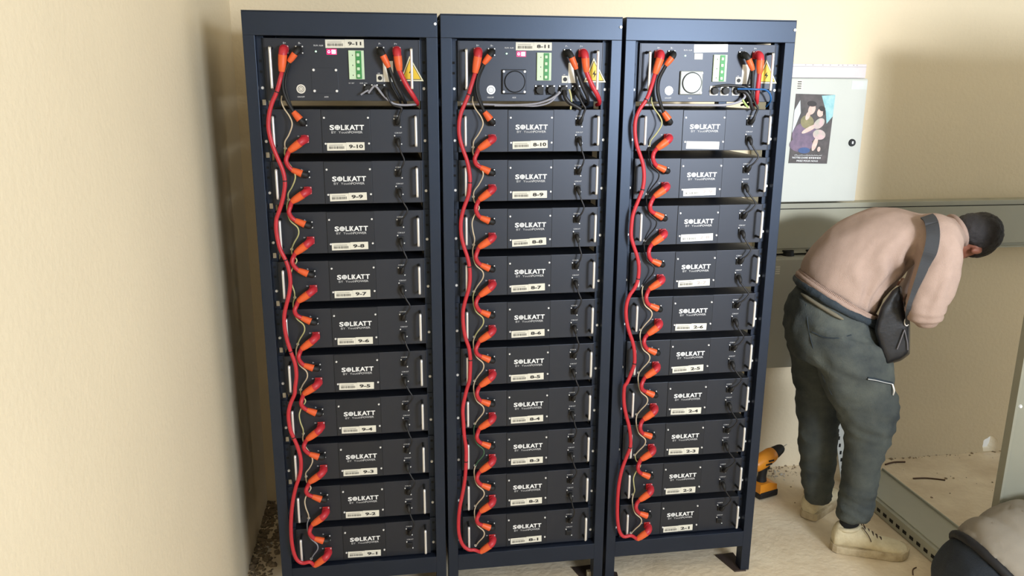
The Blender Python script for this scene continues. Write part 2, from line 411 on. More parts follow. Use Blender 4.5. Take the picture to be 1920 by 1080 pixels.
# ---------------------------------------------------------------- control units at the top of each rack
def make_control(i):
    lab = ['black battery control unit with red lit display and sticker 9-11, top of left rack', 'black battery control unit with dark round cover and sticker 8-11, top of middle rack', 'black battery control unit with silver round cover and overexposed sticker, top of right rack'][i]
    t = thing('control_unit', lab, 'control unit', (RX[i], 0, uz(11)), 'battery control units')
    Z0, Z1 = -.036, .1385
    part('housing', 'cbody', body_fn(Z0, Z1), [m_panel, m_gap], t)
    for s in (0, 1):
        part('mounting_ear', 'cear%d' % s, ear_fn(s, Z0, Z1), m_ear, t)
        part('rack_screw', 'es%d' % s, scr1(.465*s, 0, -.0005, .0048), m_screw, t)
        part('handle', 'chd%d' % s, handle_fn((.0330, .4285)[s], -.0040, .1145), [m_chrome, m_dark], t)
    for x, col, nm in ((.0695, m_redplug, 'positive_socket'), (.1110, m_dark, 'negative_socket'), (.341, m_dark, 'negative_socket'), (.3875, m_redplug, 'positive_socket')):
        part(nm, 'cs%.3f' % x, lambda x=x: MB().box(x-.0115, x+.0115, YP-.004, YP, .095, .118, .0015).cyl((x, YP-.003, .1065), (x, YP-.014, .1065), .009, .0085, 18), col, t)
        for qx, qz in ((x-.009, .1155), (x+.009, .1155), (x+.009, .0975)): part('socket_screw', 'ss', scr1(0, 0, 0, .0023), m_screw, t, (qx, YP-.004, qz))
    pr = lambda s, x0, x1, z0, z1, b=.012: part('panel_print', 'pp'+s+str(x0), lambda: put_text(MB(), s, x0, x1, z0, z1, YP-.0001, b), m_grey_print, t)
    pr('B+', .0665, .0745, .1225, .1275); pr('B-', .109, .1165, .1225, .1275); pr('P-', .336, .343, .1235, .1285); pr('P+', .381, .389, .1235, .1285)
    pr('RUN', .1515, .1635, .117, .1212); pr('ALM', .1665, .1775, .117, .1212)
    pr('ON/OFF', .098, .1185, -.0270, -.0225); pr('ADS', .174, .186, -.0270, -.0225)
    if i == 0: pr('DC  BAT', .246, .262, .013, .0165); pr('RS485  CAN', .278, .299, .013, .0165)
    pr('USB', .330, .337, .0415, .0445)
    part('run_light', 'led', lambda: MB().cyl((.157, YP, .1025), (.157, YP-.002, .1025), .0024, m=0), mat('run_light_glow', (190, 240, 200), .3, emit=(190, 255, 210, 1.5)), t)
    sk = link('sticker', (CACHE.get('cstk') or CACHE.setdefault('cstk', MB().box(0, .0545, -.0004, 0, 0, .0232).box(.0548, .1095, -.0005, 0, .0004, .0236).data('sticker', m_label))), t, (.1845, YP-.0002, .1125), (0, (-.012, 0, -.02)[i], 0))
    if i == 2: sk.data = CACHE.setdefault('cstkw', MB().box(0, .1095, -.0005, 0, 0, .0236).data('sticker', m_white_overexp))  # whiter, unprinted paper puts overexposure into this sticker
    if i < 2:
        part('bar_code', 'bars', lambda: sticker_bars(.006, .050, .005, .0125, -.0004, 5), m_ink, sk)
        part('printed_number', 'cnum%d' % i, lambda: put_text(MB(), ('9-11', '8-11')[i], .064, .102, .0070, .0170, -.0006, .035), m_ink, sk)
    dp = (.187, .2155, .094, .110)
    if i < 2:
        part('display', 'disp', lambda: MB().box(dp[0], dp[1], YP-.001, YP, dp[2], dp[3], .0005), mat('display_red', (120, 20, 60), .3, emit=(255, 30, 110, 1.2)), t)
        part('lit_digits', 'digs', lambda: MB().box(.2015, .2125, YP-.0014, YP-.001, .0965, .1075).ring((.1935, .102), .0026, .0036, YP-.0014, YP-.001), mat('digit_glow', (255, 225, 240), .3, emit=(255, 215, 245, 3.0)), t)
    else:
        part('display', 'disp3', lambda: MB().box(dp[0], dp[1]-.002, YP-.001, YP, dp[2]-.002, dp[3], .0005), m_label, t)
        part('lit_digits', 'digs3', lambda: MB().ring((.1935, .102), .002, .003, YP-.0013, YP-.001).ring((.202, .102), .002, .003, YP-.0013, YP-.001), m_grey_print, t)
    def term():
        m = MB().box(.2485, .2925, YP-.006, YP, .0255, .1065, .001)
        m.box(.2690, .2850, YP-.0085, YP-.006, .0270, .1050, .0005, 1)
        for k in range(4): m.box(.2715, .2800, YP-.0105, YP-.0085, .0310+k*.0195, .0400+k*.0195, .002, 2)
        for k in range(3): m.box(.2590, .2610, YP-.0064, YP-.006, .0350+k*.028, .0385+k*.028, 0, 3)
        return m
    part('terminal_block', 'term', term, [m_term, m_green, m_term, m_ink], t)
    # round cover plate
    mc = [m_panel, m_panel, mat('aluminium_cover', (138, 142, 138), .42, metal=.2, var=.12, vscale=40)][i]
    def cov(flat):
        def f():
            if flat: return MB().box(.1405, .2165, YP-.0008, YP, -.0145, .0575, .0004)
            m = MB().box(.1425, .2165, YP-.008, YP, -.0145, .0575, .003)
            m.cyl((.1805, YP-.0075, .0215), (.1805, YP-.012, .0215), .0305, .029, 40)
            m.ring((.1805, .0215), .0305, .0325, YP-.0084, YP-.0078, 40, 1)
            return m
        return f
    rc = part('round_cover', 'rcov%d' % i, cov(i == 0), [mc, m_gap], t)
    for qx, qz in ((.1475, .0510), (.2110, .0510), (.1475, -.0080), (.2110, -.0080)): part('cover_screw', 'csw', scr1(0, 0, 0, .0040), m_screw, rc, (qx, YP-(.008 if i else .001), qz))
    part('power_button', 'btn', lambda: MB().ring((.1095, -.0025), .0095, .0130, YP-.003, YP, 28).cyl((.1095, YP, -.0025), (.1095, YP-.0022, -.0025), .0094, .0090, 24).ring((.1095, -.0025), .0072, .0086, YP-.0026, YP-.0022, 24, 1).ring((.1095, -.0025), .0035, .0048, YP-.0026, YP-.0022, 20, 1), [m_chrome, mat('engraved_grey', (110, 112, 104), .5)], t)
    def tri():
        ax, az = .4240, .0935; m = MB()
        a, b, c = (.3950, .0215), (.4640, .0215), (.4240, .0930)
        cen = ((a[0]+b[0]+c[0])/3, (a[1]+b[1]+c[1])/3)
        sh = lambda k: [(cen[0]+(p[0]-cen[0])*k, cen[1]+(p[1]-cen[1])*k) for p in (a, b, c)]
        for k, yy, mi in ((1, YP-.0022, 0), (.84, YP-.0025, 1), (.76, YP-.0028, 2)): m.prism(sh(k), yy, YP-.0002 if k == 1 else yy+.0003, mi)
        m.prism([(cen[0]+.002, cen[1]+.013), (cen[0]-.0065, cen[1]-.001), (cen[0]-.0005, cen[1]-.001), (cen[0]-.003, cen[1]-.012), (cen[0]+.006, cen[1]+.002), (cen[0]+.0005, cen[1]+.002)], YP-.0032, YP-.0028, 1)
        return m
    part('warning_triangle', 'tri', tri, [m_yedge, m_ink, m_yellow], t)
    part('white_sticker', 'wst', lambda: MB().box(.3465, .3755, YP-.0004, YP, .019, .078), m_white_overexp, t)
    part('usb_port', 'usb', lambda: MB().box(.3265, .3450, YP-.0015, YP, .019, .040, .001).cyl((.3365, YP-.0016, .0295), (.3365, YP-.0030, .0295), .0062, m=1), [m_label, m_dark], t)
    for x in ((.2567, .2920, .3306, .3711) if i else (.302, .338)):
        def pf(x=x, i=i):
            m = MB().box(x-.0135, x+.0135, YP-.003, YP, -.0165, .0125, .002, 1 if i == 2 else 0)
            m.cyl((x, YP-.003, -.002), (x, YP-.017, -.0025), .0118, .0105, 18)
            for a in range(8): m.box(x+.0112*math.cos(a*.785)-.001, x+.0112*math.cos(a*.785)+.001, YP-.015, YP-.004, -.002+.0112*math.sin(a*.785)-.001, -.002+.0112*math.sin(a*.785)+.001)
            m.box(x-.0125, x-.0085, YP-.0045, YP-.003, .0075, .0115, 0, 2).box(x+.0085, x+.0125, YP-.0045, YP-.003, .0075, .0115, 0, 2)
            return m
        part('round_port', 'rp%d%.3f' % (i, x), pf, [m_dark, m_white, m_screw], t)
    return t
for i in range(3): make_control(i)

# ---------------------------------------------------------------- cables
PW = .0067
def elbow_plug(mb, x, z, y, dx, dz, red=0, orange=1, L=.050, r0=.0118):
    """round plug leaving a socket at (x,z) and turning to run along (dx,dz) in front of the panel"""
    d = Vector((dx, 0, dz)).normalized(); p = Vector((x, y-.010, z))
    a = [p, p+Vector((0, -.012, 0)), p+Vector((0, -.022, 0))+d*.006, p+Vector((0, -.026, 0))+d*.016, p+Vector((0, -.025, 0))+d*.026]
    mb.tube(a, [r0*.95, r0, r0, r0*.95, r0*.9], 16, red, 4)
    for k in range(3): mb.cyl(a[0]+Vector((0, -.003*k-.001, 0)), a[0]+Vector((0, -.003*k-.0024, 0)), r0+.0012, m=red)
    e = p+Vector((0, -.024, 0))+d*L
    mb.tube([a[3]-d*.001, a[-1], a[-1]+d*(L-.026)*.5, e], [r0*1.02, r0*1.0, r0*.92, r0*.68], 14, orange, 3)
    return e
def straight_plug(mb, x, z, y, dx, dz, black=2, orange=1, L=.036):
    """black angled plug with an orange sleeve"""
    d = Vector((dx, 0, dz)).normalized(); p = Vector((x, y-.012, z))
    mb.tube([p, p+Vector((0, -.010, 0)), p+Vector((0, -.015, 0))+d*.010, p+Vector((0, -.015, 0))+d*.020], [.0098, .0098, .0085, .0080], 14, black, 4)
    a = p+Vector((0, -.016, 0))+d*.012; e = a+d*(L-.008)
    mb.tube([a, a+(e-a)*.5, e], [.0112, .0098, .0074], 14, orange, 3)
    return e
def jumper(v):
    """from the positive socket of one module down to the negative socket of the next, origin at the upper one's screw"""
    r = random.Random(v); j = lambda s=.002: r.uniform(-s, s)
    m = MB()
    e1 = elbow_plug(m, .1122, .0073, YP, -.80+j(.08), -.58+j(.05), L=.053)
    e2 = straight_plug(m, .1115, .0552-PITCH, YP, -.86+j(.05), .42+j(.05), L=.038)
    y = (e1.y+e2.y)/2
    m.tube([e1+Vector((.004, 0, .003)), e1, (.0615+j(), y, -.037), (.0575+j(), y-.004, -.052), (.0625+j(), y, -.068), e2, e2+Vector((.005, 0, -.002))], PW, 12, 0, 6)
    return m
JM = [jumper(v).data('jumper_cable', [m_red, m_orange, m_dark]) for v in range(4)]
for i in range(3):
    for n in range(10, 1, -1):
        c = seen_labels[i]
        hi = '%s-%d' % (c, n) if not (i == 2 and n == 10) else 'module with overexposed sticker'
        o = link('jumper_cable', JM[(n+i) % 4], None, (RX[i], 0, uz(n)))
        tag(o, 'short red jumper cable with orange ends from %s to %s-%d, %s rack' % (hi, c, n-1, side[i]), 'cable', 'red jumper cables')
    # black jumper from the control unit down to the first module
    m = MB(); z = PITCH+.0016
    e1 = elbow_plug(m, .1110, .1065, YP, -.62, -.78, 2, 1, .044, .0092)
    e2 = straight_plug(m, .1115, .0552-z, YP, -.62, .78, 2, 1)
    m.tube([e1, (.066, -.042, .035), (.062, -.045, .0), (.070, -.045, -.032), e2], .0048, 10, 2, 6)
    m.tube([e1+Vector((.004, .003, 0)), (.072, -.034, .035), (.068, -.036, .0), (.076, -.038, -.035), e2], .0040, 10, 2, 6)
    tag(obj('black_jumper_cable', m, [m_blackc, m_orange, m_dark], None, (RX[i], 0, uz(11))), 'black jumper cable with orange ends below the control unit of the %s rack' % side[i], 'cable', 'black jumper cables')
crop = lambda x0, y0, L: [(x0+a*.3241, y0+b*.3241) for a, b in L]
LONG = [
 crop(480, 80, [(150, 150), (140, 210), (120, 285), (92, 350), (75, 420), (72, 490), (85, 560), (105, 620), (130, 680), (155, 740), (167, 800), (163, 860), (148, 930), (125, 1000)]) +
 crop(490, 400, [(88, 30), (85, 80), (92, 140), (110, 210), (140, 270), (160, 330), (168, 400), (160, 470), (145, 530), (133, 590), (135, 660), (148, 730), (170, 800), (195, 870), (203, 940), (195, 1010)]) +
 crop(510, 720, [(130, 60), (105, 120), (95, 180), (105, 260), (125, 310), (150, 370), (167, 440), (163, 520), (140, 590), (122, 670), (112, 760), (110, 850), (118, 940), (140, 1010), (175, 1036), (220, 1030)]),
 crop(830, 80, [(185, 130), (172, 190), (165, 250), (150, 300), (125, 360), (105, 410), (95, 470), (97, 540), (115, 610), (140, 680), (155, 750), (158, 810), (150, 880), (125, 950)]) +
 crop(830, 390, [(112, 40), (105, 90), (108, 160), (122, 220), (142, 280), (155, 340), (158, 410), (150, 470), (130, 540), (118, 600), (120, 680), (132, 750), (152, 810), (160, 880), (158, 960)]) +
 crop(830, 700, [(154, 45), (135, 110), (117, 200), (120, 280), (125, 360), (135, 430), (135, 510), (130, 600), (118, 680), (100, 770), (92, 850), (95, 930), (115, 990), (150, 1020), (185, 1022)]),
 crop(1150, 80, [(250, 130), (235, 200), (215, 270), (190, 330), (150, 390), (128, 450), (125, 520), (135, 590), (155, 650), (172, 710), (178, 780), (168, 850), (145, 910), (118, 980)]) +
 crop(1150, 390, [(108, 70), (103, 160), (118, 220), (138, 280), (148, 340), (143, 410), (125, 460), (92, 510), (75, 570), (75, 640), (90, 710), (110, 770), (122, 830), (122, 900), (105, 950), (80, 1010)]) +
 crop(1140, 690, [(95, 110), (92, 190), (102, 260), (120, 330), (130, 400), (128, 460), (105, 520), (80, 590), (62, 680), (55, 780), (55, 870), (65, 940), (90, 975), (135, 970)])]
for i in range(3):
    m = MB(); base = Vector((RX[i], 0, 0)); z11 = uz(11); z1 = uz(1)
    e1 = elbow_plug(m, .0695, z11+.1065, YP, (-.12, -.18, -.30)[i], -.98, L=.062, r0=.0122)
    e2 = elbow_plug(m, .1122, z1+.0073, YP, -.80, -.58, L=.056)
    pts = [e1+Vector((0, 0, .004)), e1]
    for k, (u, v) in enumerate(LONG[i]):
        y = -.058
        p = onY(u, v, y)-base
        if p.z < e1.z-.02 and not (p.z < e2.z+.01 and p.x > e2.x-.004): pts.append(p)
    pts += [e2, e2+Vector((.004, 0, .003))]
    m.tube(pts, .0060, 12, 0, 4)
    for k in (3, 11, 19, 27, 35):      # cable ties
        if k < len(pts)-2:
            a = pts[k]; d = (pts[k+1]-pts[k-1]).normalized(); m.cyl(a-d*.0015, a+d*.0015, .0067, m=2)
    tag(obj('main_red_cable', m, [m_red, m_orange, m_dark], None, base), 'long red power cable running down the whole left side of the %s rack' % side[i], 'cable', 'long red power cables')

def free(name, label, pts, r, ms, cat='cable', group=None, sub=6, extra=None):
    m = MB().tube(pts, r, 10, 0, sub)
    if extra: extra(m)
    return tag(obj(name, m, ms), label, cat, group)
# outgoing power leads at the right of each control unit
for i in range(3):
    z = uz(11); X = RX[i]
    dx = (.27, .30, .10)[i]; xe = (.437, .440, .395)[i]
    m = MB(); e = elbow_plug(m, .3875, .1065, YP, (.10, .12, .02)[i], -1, L=.056, r0=.0118)
    m.tube([e+Vector((0, 0, .004)), e, ((e.x+xe)/2-.004, -.045, .012), (xe-.006, -.040, -.020), (xe+.006, -.015, -.040), (xe+.007, .02, -.0465)], [.0072, .0072, .0072, .0068, .006, .006], 12, 0, 6)
    tag(obj('red_power_lead', m, [m_red, m_orange, m_dark], None, (X, 0, z)), 'thick red power lead leaving the right side of the control unit, %s rack' % side[i], 'cable', 'red outgoing power leads')
    m = MB(); e = elbow_plug(m, .341, .1065, YP, (.42, .42, .5)[i], -.9, 2, 1, .052, .0095)
    xb = (.400, .402, .372)[i]
    m.tube([e, ((e.x+xb)/2, -.045, .012), (xb-.002, -.040, -.020), (xb+.008, -.015, -.040), (xb+.009, .02, -.0465)], .0052, 10, 2, 6)
    m.tube([e+Vector((-.004, .004, 0)), ((e.x+xb)/2-.012, -.036, .010), (xb-.014, -.034, -.022), (xb-.006, -.012, -.040), (xb-.005, .02, -.0465)], .0035, 10, 2, 6)
    tag(obj('black_power_lead', m, [m_blackc, m_orange, m_dark], None, (X, 0, z)), 'black power lead beside the red lead on the control unit, %s rack' % side[i], 'cable', 'black outgoing power leads')

# communication patch cables
def patch(v, bow):
    m = MB(); zz = .0535-PITCH
    m.tube([(.3835, YP-.007, .0035), (.3835, YP-.016, .0020), (.384, YP-.022, -.006), (.386, YP-.022, -.016)], [.0070, .0070, .0062, .0036], 12, 1, 4)
    m.tube([(.386, YP-.022, -.014), (.394+bow*.6, YP-.026, -.034), (.402+bow, YP-.028, -.053), (.396+bow*.5, YP-.028, -.070), (.388, YP-.024, zz+.016)], .0026, 8, 0, 6)
    m.tube([(.388, YP-.024, zz+.018), (.386, YP-.022, zz+.010), (.3835, YP-.016, zz+.001), (.3835, YP-.007, zz)], [.0036, .0060, .0068, .0068], 12, 1, 4)
    return m.data('patch_cable', [m_blackc, m_dark])
PM = {0: [patch(0, -.002), patch(1, .004)], 1: [patch(2, -.006), patch(3, -.002)], 2: [patch(4, .008), patch(5, .012)]}
for i in range(3):
    for n in range(10, 1, -1):
        c = seen_labels[i]; hi = '%s-%d' % (c, n) if not (i == 2 and n == 10) else 'module with overexposed sticker'
        tag(link('patch_cable', PM[i][n % 2], None, (RX[i], 0, uz(n))), 'thin black data cable linking %s to %s-%d, %s rack' % (hi, c, n-1, side[i]), 'cable', 'black data patch cables')
    m = MB(); z = PITCH+.0016; zz = .0535-z
    x = (.352, .371, .371)[i]
    m.tube([(x, YP-.014, -.004), (x, YP-.026, -.010), (x+.004, YP-.028, -.024)], [.0088, .0086, .0050], 12, 1, 4)
    m.tube([(x+.004, YP-.028, -.022), (x+.018, YP-.026, -.045), (.396, YP-.026, -.055), (.392, YP-.024, -.070), (.388, YP-.024, zz+.016)], .0036, 8, 0, 6)
    m.tube([(.388, YP-.024, zz+.018), (.386, YP-.022, zz+.010), (.3835, YP-.016, zz+.001), (.3835, YP-.007, zz)], [.0036, .0060, .0068, .0068], 12, 1, 4)
    tag(obj('control_data_cable', m, [m_blackc, m_dark], None, (RX[i], 0, uz(11))), 'black data cable from the control unit to the module below it, %s rack' % side[i], 'cable', 'data cables under the control units')

# thin earth wires from terminal to terminal
def earth(v):
    y = YP-.0045; a = PITCH
    P_ = [[(.0545, y, a-.0205), (.053, y-.006, a-.035), (.0600, y-.014, a-.055), (.0760, y-.024, .072), (.0815, y-.028, .050), (.0700, y-.018, .022), (.0560, y-.008, 0), (.0545, y, -.0185)],
          [(.0545, y, a-.0205), (.0500, y-.008, a-.036), (.0520, y-.016, a-.060), (.0600, y-.020, .070), (.0790, y-.026, .052), (.0800, y-.022, .030), (.0640, y-.010, .002), (.0545, y, -.0185)],
          [(.0545, y, a-.0205), (.0570, y-.008, a-.034), (.0700, y-.018, a-.050), (.0560, y-.016, .078), (.0480, y-.016, .055), (.0500, y-.016, .030), (.0560, y-.010, .002), (.0545, y, -.0185)]][v % 3]
    return MB().tube(P_, .0021 if v < 3 else .0017, 8, 0, 6)
EM = {}
pat = {0: [0, 0, 1, 2, 1, 1, 2, 0, 2, 1], 1: [0, 0, 2, 1, 1, 1, 1, 1, 1, 1], 2: [0, 1, 1, 1, 1, 1, 1, 1, 2, 1]}
mw = {0: [2, 0, 0, 0, 0, 1, 0, 1, 2, 4], 1: [2, 1, 1, 1, 0, 1, 1, 3, 1, 1], 2: [0, 5, 5, 5, 1, 1, 1, 1, 0, 1]}
wm = [m_earth, m_earth2, m_earth2, m_earth3, m_grey_c, m_blackc]; wn = ['yellowish', 'cream', 'cream', 'green', 'grey', 'black']
for i in range(3):
    for q, n in enumerate(range(10, 0, -1)):
        k = (pat[i][q], mw[i][q])
        if k not in EM: EM[k] = earth(k[0]).data('earth_wire', wm[k[1]])
        c = seen_labels[i]
        nm = '%s-%d' % (c, n) if not (i == 2 and n == 10) else 'the module with overexposed sticker'
        tag(link('earth_wire', EM[k], None, (RX[i], 0, uz(n))), 'thin %s earth wire curving over the left part of %s, %s rack' % (wn[k[1]], nm, side[i]), 'wire', 'thin earth wires')

# loose wires under the control units
def L3(i, pts): return [(RX[i]+x, y, uz(11)+z) for x, y, z in pts]
free('grey_cable', 'pale grey cable looping out under the control unit of the left rack', L3(0, [(.302, -.030, -.013), (.318, -.034, .006), (.326, -.036, .004), (.345, -.036, -.020), (.372, -.038, -.042), (.40, -.034, -.047), (.430, -.03, -.046), (.448, .02, -.045)]), .0033, m_grey_c)
free('white_wire_tail', 'short grey wire tail pointing left below the left control unit', L3(0, [(.280, -.034, -.018), (.292, -.034, -.010), (.302, -.031, -.005)]), .0026, m_grey_c)
free('grey_cable', 'grey cable pair running left along the gap under the middle control unit', L3(1, [(.318, -.034, -.008), (.306, -.036, -.018), (.280, -.034, -.032), (.24, -.026, -.043), (.17, -.014, -.047), (.10, -.01, -.0455), (.02, -.01, -.0435)]), .0032, m_grey_c, extra=lambda m: m.tube(L3(1, [(.316, -.034, -.006), (.29, -.034, -.036), (.25, -.026, -.0485), (.20, -.016, -.0485), (.12, -.012, -.0485)]), .0028, 8))
free('striped_earth_wire', 'yellow green earth wire hanging among plugs under the middle control unit', L3(1, [(.345, -.036, .000), (.350, -.040, -.020), (.352, -.038, -.040), (.352, -.03, -.058)]), .003, m_earth)
free('black_cable_bundle', 'black cable bundle hanging below the middle control unit', L3(1, [(.3306, -.030, -.004), (.332, -.040, -.022), (.345, -.040, -.038), (.368, -.036, -.050), (.382, -.034, -.058)]), .0062, m_blackc)
free('grey_cable', 'grey cable curving under the right control unit', L3(2, [(.345, -.034, -.004), (.350, -.038, -.020), (.330, -.036, -.036), (.29, -.03, -.045), (.23, -.022, -.046), (.16, -.012, -.046), (.10, -.008, -.046), (.02, -.006, -.046)]), .0038, m_grey_c)
free('striped_earth_wire', 'green and yellow earth wire under the right control unit', L3(2, [(.342, -.040, -.028), (.350, -.042, -.040), (.362, -.040, -.052)]), .0032, mat('green_yellow', (110, 150, 90), .5, col2=(200, 205, 120), vscale=160))
free('blue_cable', 'blue network cable crossing the lower right of the right control unit', L3(2, [(.325, -.036, .004), (.350, -.046, .004), (.380, -.054, .003), (.410, -.050, .002), (.428, -.046, -.010), (.438, -.036, -.030), (.442, .0, -.050)]), .0030, m_blue)
free('black_cable_bundle', 'black cable bundle hanging below the right control unit', L3(2, [(.3306, -.030, -.002), (.350, -.040, -.006), (.365, -.042, -.025), (.372, -.040, -.045), (.382, -.036, -.060)]), .0060, m_blackc)
free('black_cable', 'black cable draped over the round ports of the right control unit', L3(2, [(.255, -.030, .010), (.285, -.036, .015), (.32, -.038, .013), (.350, -.040, .008), (.366, -.042, -.010)]), .0040, m_blackc)

# ---------------------------------------------------------------- electrical cabinets and trunking on the back wall
def pz(v, u, Y): return onY(u, v, Y).z
CF = .60
t = thing('wall_cabinet', 'pale grey electrical cabinet with a taped picture on its door, high on the wall', 'cabinet', (1.86, CF, 1.266), 'grey wall cabinets')
obj('cabinet_box', MB().box(0, .419, .012, YB-CF-.002, 0, .498, .004), m_box, t)
dr = obj('door', MB().box(.004, .415, 0, .0115, .003, .495, .004), m_box, t)
lk = MB().cyl((.373, 0, .243), (.373, -.006, .243), .0155, .014, 24, 0).box(.3695, .3765, -.0085, -.006, .238, .249, .001, 1)
obj('door_lock', lk, [m_dark, m_chrome], dr)
obj('gland_plate', MB().box(.0, .405, .005, YB-CF-.002, .4985, .553, .003), mat('gland_plate_paint', (214, 206, 206), .5, var=.1, vscale=18), t)
g = MB()
for k, x in enumerate((.14, .17, .213, .245, .28, .298, .32, .345, .36)): g.box(x, x+(.004, .006, .005)[k % 3], .0046, .0052, .547, .5495)
g.box(.0, .405, .0044, .0052, .5415, .5425)
obj('gland_marks', g, mat('faded_print', (150, 140, 140), .7, var=.2), t)
s1 = obj('rating_sticker', MB().box(.345, .412, -.0006, 0, .455, .488), mat('grey_sticker', (206, 210, 206), .6, var=.06), dr)
s2 = obj('warning_sticker', MB().box(.110, .133, -.0006, 0, .452, .490), m_label, dr)
g = MB()
for k in range(4): g.box(.112, .129, -.0009, -.0006, .456+k*.0085, .4595+k*.0085)
obj('sticker_print', g, m_ink, s2)

# taped paper picture on the door: a plain generic painting
Q = [onY(u, v, CF-.002) for u, v in ((1478, 305), (1550, 305), (1565, 176), (1488, 173))]
px0 = Q[0].x-.01; pw = .165; phh = .29; pz0 = Q[0].z
t = thing('taped_picture', 'dark printed picture of a seated figure holding a child, taped to cabinet door', 'picture', (onY(1550, 305, CF).x-.168, CF-.0025, pz(305, 1550, CF)), )
t.rotation_euler = (0, math.radians(1.3), 0)
bw = pz(176, 1564, CF)-pz(305, 1550, CF); pw = .168
obj('paper', MB().box(0, pw, -.0005, 0, 0, bw), mat('picture_ground', (92, 84, 84), .55, col2=(60, 58, 56), vscale=22), t)
def ell(cx, cz, rx, rz, y, n=20, rot=0):
    c, s = math.cos(rot), math.sin(rot)
    return [(cx+rx*math.cos(a*2*math.pi/n)*c-rz*math.sin(a*2*math.pi/n)*s, cz+rx*math.cos(a*2*math.pi/n)*s+rz*math.sin(a*2*math.pi/n)*c) for a in range(n)]
def flat(name, shapes, m, lay):
    mb = MB()
    for k, sh in enumerate(shapes): mb.prism(sh, -.0005-.0002*lay-.00002*k, -.0005)
    return obj(name, mb, m, t)
flat('painted_window', [[(0.0, .21), (.02, .25), (.028, .2), (.012, .15), (0, .12)]], mat('painted_pale', (205, 212, 214), .55, var=.1, vscale=30), 1)
flat('painted_sky', [[(.110, .285*bw/.29), (pw, bw), (pw, .19), (.145, .16), (.135, .21)]], mat('painted_teal', (120, 178, 184), .55, col2=(170, 205, 208), vscale=30), 1)
flat('painted_robe', [ell(.055, .12, .055, .045, 0, rot=.3), ell(.045, .075, .05, .03, 0)], mat('painted_mauve', (128, 106, 128), .55, col2=(96, 84, 104), vscale=40), 2)
flat('painted_dress', [ell(.060, .165, .030, .026, 0, rot=-.5)], mat('painted_olive', (150, 140, 100), .55, col2=(110, 106, 74), vscale=40), 3)
flat('painted_skin', [ell(.074, .215, .015, .021, 0, rot=-.3), ell(.060, .190, .009, .018, 0, rot=-.3), ell(.073, .138, .036, .009, 0, rot=.5), ell(.112, .203, .014, .017, 0), ell(.104, .078, .010, .028, 0, rot=-.25), ell(.124, .058, .007, .010, 0)], mat('painted_flesh', (224, 196, 184), .55, col2=(200, 168, 156), vscale=50), 4)
flat('painted_child_cloth', [ell(.112, .160, .026, .018, 0, rot=.7), ell(.118, .116, .028, .020, 0, rot=-.2)], mat('painted_pink', (214, 176, 180), .55, col2=(168, 172, 156), vscale=35), 5)
flat('painted_hair', [ell(.072, .237, .020, .011, 0, rot=-.1), ell(.118, .219, .014, .010, 0, rot=-.3), ell(.128, .205, .005, .012, 0)], mat('painted_dark_hair', (48, 42, 42), .55, var=.2), 6)
flat('painted_blue_cloth', [ell(.060, .052, .026, .012, 0)], mat('painted_blue', (66, 92, 140), .55, var=.2), 7)
pt = MB(); y = -.0008-.0016+.001
put_text(pt, 'NOTRE-DAME', .012, .080, .0190, .0265, -.0022, .01); put_text(pt, 'PRIEZ POUR NOUS', .032, .125, .0065, .0135, -.0022, .01)
for k in range(16): pt.tube([(.02+k*.0075, -.0024, .034+.002*math.sin(k*2.1)), (.023+k*.0075, -.0024, .031), (.027+k*.0075, -.0024, .0335+.002*math.cos(k*1.7))], .0007, 5, 0, 2)
for k in range(6): pt.box(.085+k*.009, .091+k*.009, -.0022, -.0018, .0195+.0006*(k % 2), .0255)
obj('printed_caption', pt, m_white, t)

# trunking
t = thing('cable_trunking', 'long grey metal cable trunking running level along the wall behind the man', 'trunking', (1.90, .665, 0))
z0, z1 = pz(468, 1700, .665), pz(378, 1700, .665)
obj('trunk_body', MB().box(0, 2.6, 0, YB-.665-.002, z0, z1, .003), m_duct, t)
obj('trunk_lid', MB().box(0, 2.6, -.0055, -.0003, z0+.020, z1-.024, .0015), m_duct, t)
obj('lid_seam', MB().box(0, 2.6, -.0020, -.0004, z1-.0235, z1-.0205), m_gap, t)
obj('lower_lip', MB().box(0, 2.6, -.009, -.0003, z0-.001, z0+.006, .0015), m_duct, t)
tag(obj('wall_screw', MB().cyl((3.185, YB, pz(373, 1912, .75)), (3.185, YB-.012, pz(373, 1912, .75)), .006, .004, 10), m_dark), 'small dark screw in the wall just above the grey trunking', 'screw')

# lower cabinet
t = thing('wall_cabinet', 'grey wall cabinet below the trunking, half hidden behind the man', 'cabinet', (1.80, CF, .541), 'grey wall cabinets')
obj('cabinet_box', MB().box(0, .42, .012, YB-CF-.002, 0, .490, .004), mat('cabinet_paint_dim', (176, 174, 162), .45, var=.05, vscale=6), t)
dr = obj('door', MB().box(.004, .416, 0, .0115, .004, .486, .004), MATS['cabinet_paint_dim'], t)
for k, u in enumerate((1480, 1524)):
    p = onY(u, 467, CF+.05); obj('cable_gland', MB().cyl((p.x-1.80, .06, .490), (p.x-1.80, .06, .512), .026, .024, 20), m_dark, t)
g = MB(); p = onY(1456, 482, CF)
for k in range(4): g.box(p.x-1.80, p.x-1.80+.020, -.0008, 0, .452-k*.0095, .457-k*.0095)
obj('sticker_print', g, m_label, dr)

